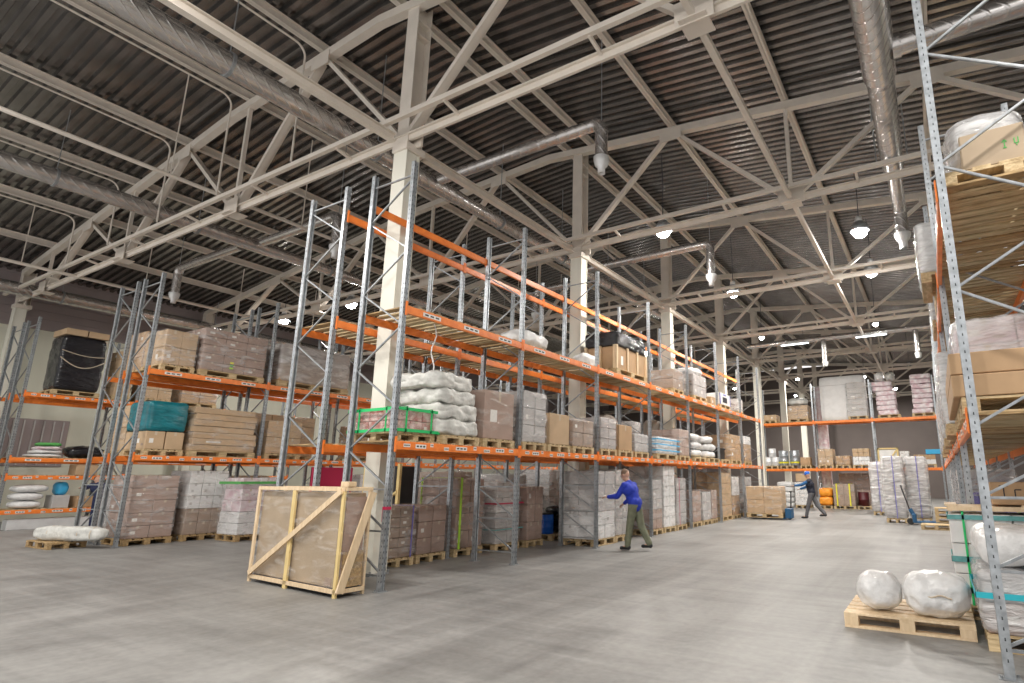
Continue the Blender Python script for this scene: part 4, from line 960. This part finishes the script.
load('brown wrapped load', 'on the outer rack floor, fourth bay', .3, 1.25, 15.2, 16.2, 0, 1.5, (2, 2, 4), 'pinkbrown', 'film')
load('white wrapped load', 'on the outer rack floor, fifth bay', .3, 1.25, 18., 19.0, 0, 1.6, (2, 2, 4), 'white_card', 'film')
for k in range(4): pallet(-.35+.12, .62, 20.9, 21.7, .145*k, f'empty pallet in the small stack at the outer rack edge, {ORD[k]} from below', along='x', parts=False) if k else pallet(-.62, .18, 19.75, 20.55, 0, 'single empty pallet on the floor by the pallet truck', along='x')
# far side of the outer rack, seen through it
load('brown wrapped load', 'on the floor behind the outer rack', 1.7, 2.55, 8.7, 9.8, 0, 1.3, (2, 2, 3), 'brown', 'film')
load('tan flat carton load', 'on the lower level on the far side of the outer rack', 1.57, 2.58, 6.0, 8.0, 2.0, 1.1, (2, 2, 3), 'tan', 'film_light')
load('grey wrapped load', 'on the upper level on the far side of the outer rack', 1.57, 2.58, 6.0, 8.0, 4.1, .8, (2, 2, 3), 'greycard', 'film')

# two bags on the pallet in the foreground
pallet(-1.0, .15, 6.62, 7.62, 0, 'long pale pallet carrying two white bags on the open floor', k='pine')
bag('plastic_bag', 'round white plastic bag, the smaller one on the open floor pallet', 'bag', -.67, 6.9, .145, .215, .21, .195, 'whitepoly', p=2.3, amp=.02, freq=7, div=24, seed=8)
t = thing('plastic_bag', 'wide bulging white plastic bag, the larger one on the open floor pallet', 'bag', (-.15, 6.88, .145), -.08)
obj('bag_body', blob_mesh(.30, .24, .21, 2.6, .025, 6, 26, ['whitepoly'], seed=14), t, (0, 0, .21))
b = MB(); b.tube([(-.16+.028*i, -.243+.02*abs(i-5.5)/5.5, .22+.012*math.sin(i)) for i in range(12)], .008, 'tape', 6); obj('tape_seam', b, t)

# ---- tall stacks with violet tape and the pallet truck, far down the main aisle
def tallstack(lab, x0, x1, y0, y1, h, n=(1, 1, 4)):
    load(lab, 'far down the main aisle', x0, x1, y0, y1, 0, h, n, 'greycard', 'film_white', jit=.03, straps=[('vx', .02, .025, 'bluetape')], palparts=True, bulge=.03)
tallstack('violet-taped grey stack in front, open floor side,', -1.72, -1.08, 22.3, 23.1, 2.08, (2, 2, 5))
tallstack('tall violet-taped grey stack behind the pallet truck', -1.0, -.36, 22.9, 23.7, 2.08, (2, 2, 5))
tallstack('slightly lower violet-taped grey stack standing deepest', -2.5, -1.95, 26.4, 27.2, 2.0, (2, 2, 5))
t = thing('pallet_truck', 'dark blue hand pallet truck parked before the violet-taped stacks', 'pallet truck', (-.75, 21.7, 0), .1)
for s_ in (-.17, .17):
    b = MB(); b.box(-.05, 1.05, s_-.08, s_+.08, .07, .12, 'blue', .01); obj('fork', b, t)
b = MB(); b.box(-.16, -.04, -.25, .25, .07, .35, 'blue', .02); b.bar((-.1, 0, .3), (-.2, 0, .5), .12, .12, 'blue'); obj('chassis', b, t)
b = MB(); b.tube([(-.2, 0, .45), (-.38, 0, 1.15)], .022, 'black', 8); b.tube([(-.38, -.12, 1.15), (-.40, -.1, 1.25), (-.40, .1, 1.25), (-.38, .12, 1.15), (-.38, -.12, 1.15)], .018, 'black', 8); obj('steering_handle', b, t)
for s_ in (-.06, .06):
    b = MB(); b.tube([(-.22, s_-.03, .1), (-.22, s_+.03, .1)], .1, 'rubber', 16); obj('wheel', b, t)
for s_ in (-.17, .17):
    b = MB(); b.tube([(.9, s_-.04, .045), (.9, s_+.04, .045)], .045, 'rubber', 12); obj('wheel', b, t)

# ---- carton trolley being pulled
load('two-layer brown box load', 'on the trolley at the central rack\'s far end', -6.42, -5.1, 21.7, 22.5, .06, .98, (2, 1, 2), 'tan', 'film_light', palparts=True)
t = thing('hand_trolley', 'dark blue low trolley under the two-layer brown boxes', 'trolley', (-5.08, 22.1, 0))
b = MB(); b.box(-1.3, .05, -.25, -.1, .03, .058, 'blue'); b.box(-1.3, .05, .1, .25, .03, .058, 'blue'); obj('fork', b, t)
b = MB(); b.box(.03, .25, -.25, .25, .05, .4, 'blue', .02); obj('chassis', b, t)
b = MB(); b.tube([(.2, 0, .35), (.24, 0, 1.0)], .025, 'black', 8); b.tube([(.24, -.15, 1.0), (.24, .15, 1.0)], .02, 'black', 8); obj('steering_handle', b, t)
b = MB(); b.tube([(.15, -.05, .08), (.15, .05, .08)], .08, 'rubber', 14); obj('wheel', b, t)

# ---- end rack goods (rack front at Y = 31)
EXA, EXB = -5.08, .0503
def ex(px): return EXA+EXB*(px-820)
def ez(py): return 4.35+(420-py)*.0525
yA, yB = 31.02, 31.98
w = 'on the end rack upper level'
zu = 4.402
load('low brown carton stack', w+' next to the column', ex(762), ex(776), yA, yB, zu, .30, (2, 2, 1), 'tan', None)
load('brown carton load under a crumpled silver sheet', w, ex(788), ex(809), yA, yB, zu, .72, (2, 2, 2), 'tan', 'film')
bag('silver_sheet', 'crumpled silver-grey sheet over the brown cartons, end rack upper level', 'sheet', ex(798), 31.5, zu+.88, .5, .5, .2, 'greypoly', amp=.06, p=3)
t = thing('white_panel_block', 'huge white wrapped block on the end rack upper level', 'wrapped load', (ex(843), 31.7, zu))
obj('block_body', blob_mesh(1.12, .30, 1.16, 20, .01, 2, 8, ['white_card'], seed=3), t, (0, 0, 1.16))
b = MB(); b.box(-1.13, 1.13, -.31, .31, 1.85, 1.87, 'greycard'); obj('edge_strip', b, t)
pallet(ex(821), ex(856), 31.38, 32.0, zu-.0, 'wooden pallet beside the huge white block, end rack upper level', along='x', parts=False) if False else None
load('pale striped parcel stack', w+' before the huge white block', ex(848), ex(866), 30.98, 31.33, zu, 1.72, (1, 1, 6), 'greycard', 'film_light')
def sacktower(x0, x1, n_, lab, zz, pink='pinkpoly', topz=None):
    pallet(x0-.05, x1+.05, yA, yB, zz, f'wooden pallet under the {lab}', along='x', parts=False)
    for k in range(n_):
        bag('printed_sack', f'pink-white sack in the {lab}, {ORD[k]} from below', 'sack', (x0+x1)/2+rnd.uniform(-.06, .06)-.03*k*(lab[0] == 'l'), 31.5, zz+.145+.24*k, (x1-x0)/2, .42, .12, pink, p=9, amp=.025)
sacktower(ex(876), ex(894), 7, 'leaning sack tower beside the white block', zu)
bag('white_sack', 'white knotted sack crowning the leaning sack tower on the end rack', 'sack', ex(879), 31.5, zu+.145+1.72, .2, .3, .26, 'whitepoly', amp=.06)
bag('green_white_sack', 'green-white knotted sack crowning the leaning sack tower', 'sack', ex(889), 31.5, zu+.145+1.72, .2, .3, .22, 'greypoly', amp=.06)
sacktower(ex(906), ex(924), 8, 'straight sack tower next to the outer rack', zu)
bag('pink_parcel', 'tall pink-grey sheeted parcel behind the second end rack upright', 'parcel', ex(817)+.0, 32.5-.0, 0, .3, .22, 3.2, 'pinkpoly', p=8, amp=.02)
w = 'on the end rack lower level'; EXA, EXB = -5.27, .0495
zl = 1.992
for k in range(2): pallet(ex(764+16*k), ex(778+16*k), yA, yB, zl, f'wooden pallet under the {("white tins","steel drums")[k]} on the end rack', along='y', parts=False)
TIN = MB(); TIN.lathe([(0, 0), (.19, 0), (.2, .02), (.2, .2), (.206, .21), (.2, .22), (.2, .42), (.19, .44), (0, .44)], 'tin', n=18); tinb = TIN.mesh('tin_body')
TL = MB(); TL.lathe([(0, .46), (.18, .46), (.2, .44), (.19, .43)], 'greycard', n=18); tinl = TL.mesh('lid')
for k, (px, py, zz) in enumerate([(766.5, 31.25, 0), (774.5, 31.25, 0), (766.5, 31.7, 0), (774.5, 31.7, 0), (770.5, 31.4, .465)]):
    t = thing('paint_tin', f'white paint tin on the end rack lower level, {("front, nearer the column","front, nearer the drums","back, nearer the column","back, nearer the drums","on top of the others")[k]}', 'tin', (ex(px), py, zl+.145+zz))
    obj('tin_body', tinb, t); obj('lid', tinl, t)
b = MB(); b.lathe([(0, 0), (.24, 0), (.25, .02), (.25, .24), (.26, .25), (.25, .26), (.25, .5), (.26, .51), (.25, .52), (.25, .76), (.24, .78), (0, .78)], 'galv', n=20); drum = b.mesh('drum_body')
b = MB(); b.lathe([(.253, .12), (.253, .2)], 'yellow', n=20); dband = b.mesh('yellow_band')
for k, px in enumerate((783, 794.5)):
    t = thing('steel_drum', f'steel drum with yellow band on the end rack lower level, {("first","second")[k]} from the column', 'drum', (ex(px), 31.3, zl+.145)); obj('drum_body', drum, t); obj('yellow_band', dband, t)
pallet(ex(801), ex(812), yA, yB, zl, 'wooden pallet under the small boxed carton before the second end rack upright', along='y', parts=False)
bigcarton('small brown carton with white front label on the end rack lower level', ex(801), ex(811), 31.1, 31.6, zl+.145, .42, 'brown')
load('tall beige and brown carton pair', w, ex(819), ex(834), yA, yB, zl, .82, (2, 2, 2), 'tan', 'film_light')
load('low brown carton pair', w+' between taller loads', ex(836), ex(850), yA, yB, zl, .46, (2, 2, 1), 'brown', 'film_light')
load('brown over white small cartons', w, ex(852.5), ex(868.5), yA, yB, zl, .80, (3, 2, 4), 'tan', None, bottom='white_card')
t = thing('framed_crate', 'yellow timber-framed white case on the end rack lower level', 'crate', (ex(885), 31.5, zl))
b = MB(); b.box(-.4, .4, -.3, .3, .1, .85, 'white_card'); obj('case_body', b, t)
b = MB()
for x_ in (-.43, .43): b.box(x_-.04, x_+.04, -.36, -.3, 0, .95, 'pine_yellow')
b.box(-.47, .47, -.36, -.3, .88, .95, 'pine_yellow'); b.box(-.47, .47, -.36, .3, 0, .08, 'pine_yellow'); b.bar((0, -.35, .3), (.43, -.35, .9), .06, .05, 'pine_yellow', up=(0, 1, 0)); obj('timber_frame', b, t)
load('white and brown parcel stack', w+' beside the framed case', ex(895.5), ex(904), yA, yB, zl, .62, (1, 2, 2), 'white_card', 'film_light')
load('white carton load with brown lids', w+' above the violet-taped stacks', ex(907), ex(926), yA, yB, zl, .45, (2, 2, 2), 'white_card', None, top='brown')
b = MB(); b.box(-.3, .3, -.02, .25, 0, .22, 'skyblue', .01); tag(obj('blue_box', b, None, (ex(924), 30.99, zl+.145+.46)), 'small sky blue box on the white cartons of the end rack', 'box')
w = 'on the floor under the end rack'; EXA, EXB = -5.42, .049
for k in range(5): bag('white_sack', f'white sack in the stack under the end rack next to the trolley, {ORD[k]} from below', 'sack', ex(786.5), 31.2, .0+.26*k, .42, .4, .135, 'whitepoly', p=4, amp=.02)
load('white small-carton load', w+' behind the walking man in a cap', ex(796.5), ex(811), 30.9, 31.9, 0, 1.15, (3, 2, 6), 'white_card', 'film_light')
bigcarton('brown carton on top of the white load behind the man in a cap', ex(798), ex(810), 31.0, 31.7, .145+1.18, .4, 'tan')
for k in range(2): bag('orange_bag', f'plump orange bag under the end rack, {("lower","upper")[k]} of two', 'bag', ex(826.5)+.02*k, 31.3, .145+.43*k, .34, .36, .215, 'orangebag', p=4, amp=.035)
pallet(ex(818), ex(833), 30.9, 31.8, 0, 'wooden pallet under the orange bags of the end rack', along='x', parts=False)
bag('lime_bag', 'lime green bag behind the orange bags under the end rack', 'bag', ex(830), 31.95, .0, .35, .2, .5, 'lime', amp=.04)
load('grey carton block with yellow tape', w, ex(834.5), ex(855.5), 30.9, 31.8, 0, 1.05, (2, 1, 2), 'greybrown', 'film_light', straps=[('vx', -.35, .06, 'yellow'), ('vx', .25, .06, 'yellow')])
load('brown sheeted cartons', w+' behind the yellow-taped block', ex(838), ex(868), 32.0, 32.8, 0, 1.6, (2, 1, 2), 'pinkbrown', 'film')
t = thing('steel_drum', 'dark maroon drum standing under the end rack near the violet-taped stacks', 'drum', (ex(862), 31.4, .145)); b = MB(); b.lathe([(0, 0), (.25, 0), (.25, .3), (.26, .31), (.25, .32), (.25, .62), (.24, .65), (0, .65)], 'maroon', n=20); obj('drum_body', b, t)
b = MB(); b.lathe([(0, .67), (.235, .67), (.25, .65), (.24, .64)], 'maroon', n=20); obj('lid', b, t)
pallet(ex(857), ex(869.5), 30.9, 31.8, 0, 'wooden pallet under the maroon drum', along='x', parts=False)

# ------------------------------------------------------------------ people
def capsule(bm, a, b_, r0, r1, n=14):
    a = Vector(a); b_ = Vector(b_); d = b_-a; L = d.length
    if L < 1e-6: return
    q = Vector((0, 0, 1)).rotation_difference(d.normalized()).to_matrix().to_4x4()
    prof = []
    for i in range(5): t_ = PI/2*i/4; prof.append((r0*math.sin(t_)+1e-5, -r0*math.cos(t_)))
    for i in range(5): t_ = PI/2*i/4; prof.append((r1*math.cos(t_)+1e-5, L+r1*math.sin(t_)))
    vs = []
    for r, zz in prof:
        vs.append([bm.verts.new(a+(q @ Vector((r*math.cos(2*PI*j/n), r*math.sin(2*PI*j/n), zz)))) for j in range(n)])
    for i in range(len(vs)-1):
        for j in range(n): bm.faces.new((vs[i][j], vs[i][(j+1) % n], vs[i+1][(j+1) % n], vs[i+1][j]))
    bm.faces.new(vs[0][::-1]); bm.faces.new(vs[-1])
def ellip(bm, c, s, rot=None):
    m = Matrix.Translation(Vector(c)) @ (rot or Matrix()) @ Matrix.Diagonal((*s, 1))
    bmesh.ops.create_icosphere(bm, subdivisions=3, radius=1, matrix=m)
def skinned(name, bm, k, parent, voxel=.012, smooth=3):
    me = bpy.data.meshes.new(name); bm.to_mesh(me); bm.free(); me.materials.append(M[k])
    o = obj(name, me, parent)
    r = o.modifiers.new('r', 'REMESH'); r.mode = 'VOXEL'; r.voxel_size = voxel; r.use_smooth_shade = True
    s_ = o.modifiers.new('s', 'SMOOTH'); s_.iterations = smooth; s_.factor = .5
    dg = bpy.context.evaluated_depsgraph_get(); dg.update()
    me2 = bpy.data.meshes.new_from_object(o.evaluated_get(dg)); o.modifiers.clear(); o.data = me2
    for p in me2.polygons: p.use_smooth = True
    return o
def person(label, loc, rz, lean, legs, arms, top, sleeves, legcol, hair, vest=None, scale=1.):
    """faces local +X. legs: for each side (hip swing, knee bend) in radians; arms: (shoulder swing, out, elbow bend)"""
    t = thing('person', label, 'person', loc, rz); t.scale = (scale,)*3
    hip = Vector((0, 0, .93))
    dirup = Vector((math.sin(lean), 0, math.cos(lean)))
    chest = hip+dirup*.34; neck = hip+dirup*.52; head = neck+Vector((math.sin(lean*1.1+.12), 0, math.cos(lean*1.1+.12)))*.17
    J = {}
    for s_, (sw, kn), (ar, ao, el) in ((1, legs[0], arms[0]), (-1, legs[1], arms[1])):
        h = hip+Vector((0, s_*.09, -.02)); k = h+Vector((math.sin(sw), 0, -math.cos(sw)))*.43; a = k+Vector((math.sin(sw-kn), 0, -math.cos(sw-kn)))*.42
        J['hip', s_], J['knee', s_], J['ank', s_] = h, k, a
        sh = neck+Vector((0, s_*.19, 0))-dirup*.06
        e = sh+Vector((math.sin(ar), s_*math.sin(ao), -math.cos(ar))).normalized()*.29
        hd = e+Vector((math.sin(ar+el), s_*math.sin(ao*.3), -math.cos(ar+el))).normalized()*.25
        J['sh', s_], J['el', s_], J['wr', s_] = sh, e, hd
    low = min(J['ank', 1].z, J['ank', -1].z)
    dz = .085-low
    allv = [hip, chest, neck, head]+list(J.values())
    for v in allv: v.z += dz
    bm = bmesh.new()
    capsule(bm, hip+Vector((0, .05, 0)), hip+Vector((0, -.05, 0)), .12, .12); capsule(bm, hip, chest, .125, .135); capsule(bm, chest+Vector((0, .07, 0)), chest+Vector((0, -.07, 0)), .125, .125)
    capsule(bm, J['sh', 1], J['sh', -1], .06, .06); capsule(bm, chest, neck, .12, .07); capsule(bm, neck, head, .055, .055)
    R = Matrix.Rotation(lean*1.1+.1, 4, 'Y')
    ellip(bm, head+Vector((0, 0, .04)), (.098, .077, .115), R); ellip(bm, head+(R @ Vector((.035, 0, -.045))), (.062, .052, .055), R)
    ellip(bm, head+(R @ Vector((.105, 0, .01))), (.02, .013, .024), R); ellip(bm, head+(R @ Vector((.088, 0, -.04))), (.014, .025, .008), R)
    for s_ in (1, -1): ellip(bm, head+(R @ Vector((-.005, s_*.08, .015))), (.016, .009, .03), R); ellip(bm, head+(R @ Vector((.085, s_*.03, .055))), (.015, .022, .008), R)
    for s_ in (1, -1):
        capsule(bm, J['hip', s_], J['knee', s_], .085, .058); capsule(bm, J['knee', s_], J['ank', s_], .058, .04)
        capsule(bm, J['ank', s_], J['ank', s_]+Vector((.16, 0, -.05)), .04, .032); capsule(bm, J['sh', s_], J['el', s_], .052, .042); capsule(bm, J['el', s_], J['wr', s_], .042, .028)
        wv = (J['wr', s_]-J['el', s_]).normalized(); side = Vector((0, 1, 0)); nrm = wv.cross(side).normalized()
        palm = J['wr', s_]+wv*.05; capsule(bm, palm-side*.022-wv*.02, palm+side*.022-wv*.02, .02, .02); capsule(bm, palm-side*.022+wv*.025, palm+side*.022+wv*.025, .016, .016)
        for q, (off, ln) in enumerate(((-.032, .062), (-.011, .078), (.011, .072), (.032, .056))):
            r0 = palm+side*off+wv*.04; m_ = r0+wv*ln*.55; tp = m_+(wv*.6-nrm*.8).normalized()*ln*.5
            capsule(bm, r0, m_, .0105, .0095, 8); capsule(bm, m_, tp, .0095, .008, 8)
        b0 = palm-side*.03*s_-wv*.02; capsule(bm, b0, b0+(-side*s_*.8+wv*.8).normalized()*.05, .013, .011, 8); b1 = b0+(-side*s_*.8+wv*.8).normalized()*.05; capsule(bm, b1, b1+(wv-nrm*.4).normalized()*.03, .011, .009, 8)
    skinned('body', bm, 'skin', t, .0085, 2)
    for s_ in (1, -1):
        b = MB(); c_ = head+(R @ Vector((.093, s_*.03, .03))); b.lathe([(0, -.01), (.008, -.006), (.01, 0), (.008, .006), (0, .01)], 'ink', tuple(c_), 8); obj('eye', b, t)
    # trousers
    bm = bmesh.new(); capsule(bm, hip+Vector((0, .055, .02)), hip+Vector((0, -.055, .02)), .13, .13)
    for s_ in (1, -1): capsule(bm, J['hip', s_], J['knee', s_], .105, .082); capsule(bm, J['knee', s_], J['ank', s_]+Vector((0, 0, .02)), .082, .066)
    skinned('trousers', bm, legcol, t, .014)
    for s_ in (1, -1):
        bm = bmesh.new(); a = J['ank', s_]; capsule(bm, a+Vector((-.03, 0, -.025)), a+Vector((.17, 0, -.045)), .048, .036); capsule(bm, a, a+Vector((-.02, 0, -.03)), .05, .05); skinned('shoe', bm, 'shoe', t, .012)
    bm = bmesh.new(); capsule(bm, hip+Vector((0, .05, .06)), hip+Vector((0, -.05, .06)), .138, .138); capsule(bm, hip, chest, .145, .155); capsule(bm, chest+Vector((0, .08, 0)), chest+Vector((0, -.08, 0)), .142, .142); capsule(bm, J['sh', 1], J['sh', -1], .078, .078); capsule(bm, chest, neck-dirup*.03, .145, .095)
    if not vest:
        for s_ in (1, -1): capsule(bm, J['sh', s_], J['el', s_], .075, .062); capsule(bm, J['el', s_], J['wr', s_]-(J['wr', s_]-J['el', s_])*.08, .062, .045)
        skinned('jacket', bm, top, t, .014)
    else:
        skinned('vest', bm, vest, t, .014)
        for s_ in (1, -1):
            bm = bmesh.new(); capsule(bm, J['sh', s_], J['el', s_], .07, .058); capsule(bm, J['el', s_], J['wr', s_]-(J['wr', s_]-J['el', s_])*.08, .058, .042); skinned('sleeve', bm, sleeves, t, .012)
    bm = bmesh.new()
    if hair == 'cap':
        ellip(bm, head+(R @ Vector((-.005, 0, .075))), (.108, .088, .09), R); ellip(bm, head+(R @ Vector((.12, 0, .075))), (.07, .06, .01), R); skinned('cap', bm, 'brightblue', t, .01)
    else:
        ellip(bm, head+(R @ Vector((-.022, 0, .058))), (.093, .082, .105), R); skinned('hair', bm, hair, t, .01)
    return t
person('person in royal blue jacket and olive trousers walking bent beside the central rack', (-5.72, 11.15, 0), PI*.97, .34, ((.2, .06), (-.24, .25)), ((.6, .12, .9), (.3, .15, .7)), 'jacket_blue', None, 'olive', 'shaved', scale=.97)
person('person in blue cap, dark vest and grey trousers pulling the box trolley', (-4.27, 23.0, 0), PI*.98, .12, ((.30, .06), (-.36, .3)), ((1.1, .1, .35), (.7, .15, .6)), None, 'sleeve_blue', 'greycloth', 'cap', vest='vest', scale=.99)
person('person in dark navy clothes bending at the wall rack shelves', (-22.2, 7.75, 0), PI*1.0, .75, ((.12, .1), (-.12, .1)), ((1.3, .1, .3), (1.1, .1, .3)), 'navy', None, 'navy', 'hair', scale=.98)

# ------------------------------------------------------------------ camera, world, view
cam = bpy.data.cameras.new('camera'); co = bpy.data.objects.new('camera', cam); C.objects.link(co); sc.camera = co
f, cx, cy, yaw, pitch, hc = 565.172, 609.446, 352.649, -29.663, 12.534, 1.482
cam.sensor_fit = 'HORIZONTAL'; cam.sensor_width = 36; cam.lens = f/1024*36
cam.shift_x = -(cx-512)/1024; cam.shift_y = (cy-341.5)/1024
cam.clip_start = .05; cam.clip_end = 300
co.location = (0, 0, hc); co.rotation_euler = (math.radians(90+pitch), 0, math.radians(-yaw))
wd = bpy.data.worlds.new('world'); sc.world = wd; wd.use_nodes = True
wd.node_tree.nodes['Background'].inputs[0].default_value = (1, .97, .94, 1); wd.node_tree.nodes['Background'].inputs[1].default_value = 1.05
vs_ = sc.view_settings; sc.display_settings.display_device = 'sRGB'; vs_.view_transform = 'Standard'; vs_.look = 'None'; vs_.gamma = 1; vs_.use_curve_mapping = False; vs_.exposure = .1
sc.cycles.use_denoising = True
try: sc.cycles.denoiser = 'OPENIMAGEDENOISE'
except Exception: pass
sc.cycles.max_bounces = 8; sc.cycles.diffuse_bounces = 4; sc.cycles.transparent_max_bounces = 12; sc.cycles.glossy_bounces = 3
sc.cycles.sample_clamp_indirect = 6; sc.cycles.use_light_tree = True; sc.cycles.caustics_reflective = False; sc.cycles.caustics_refractive = False
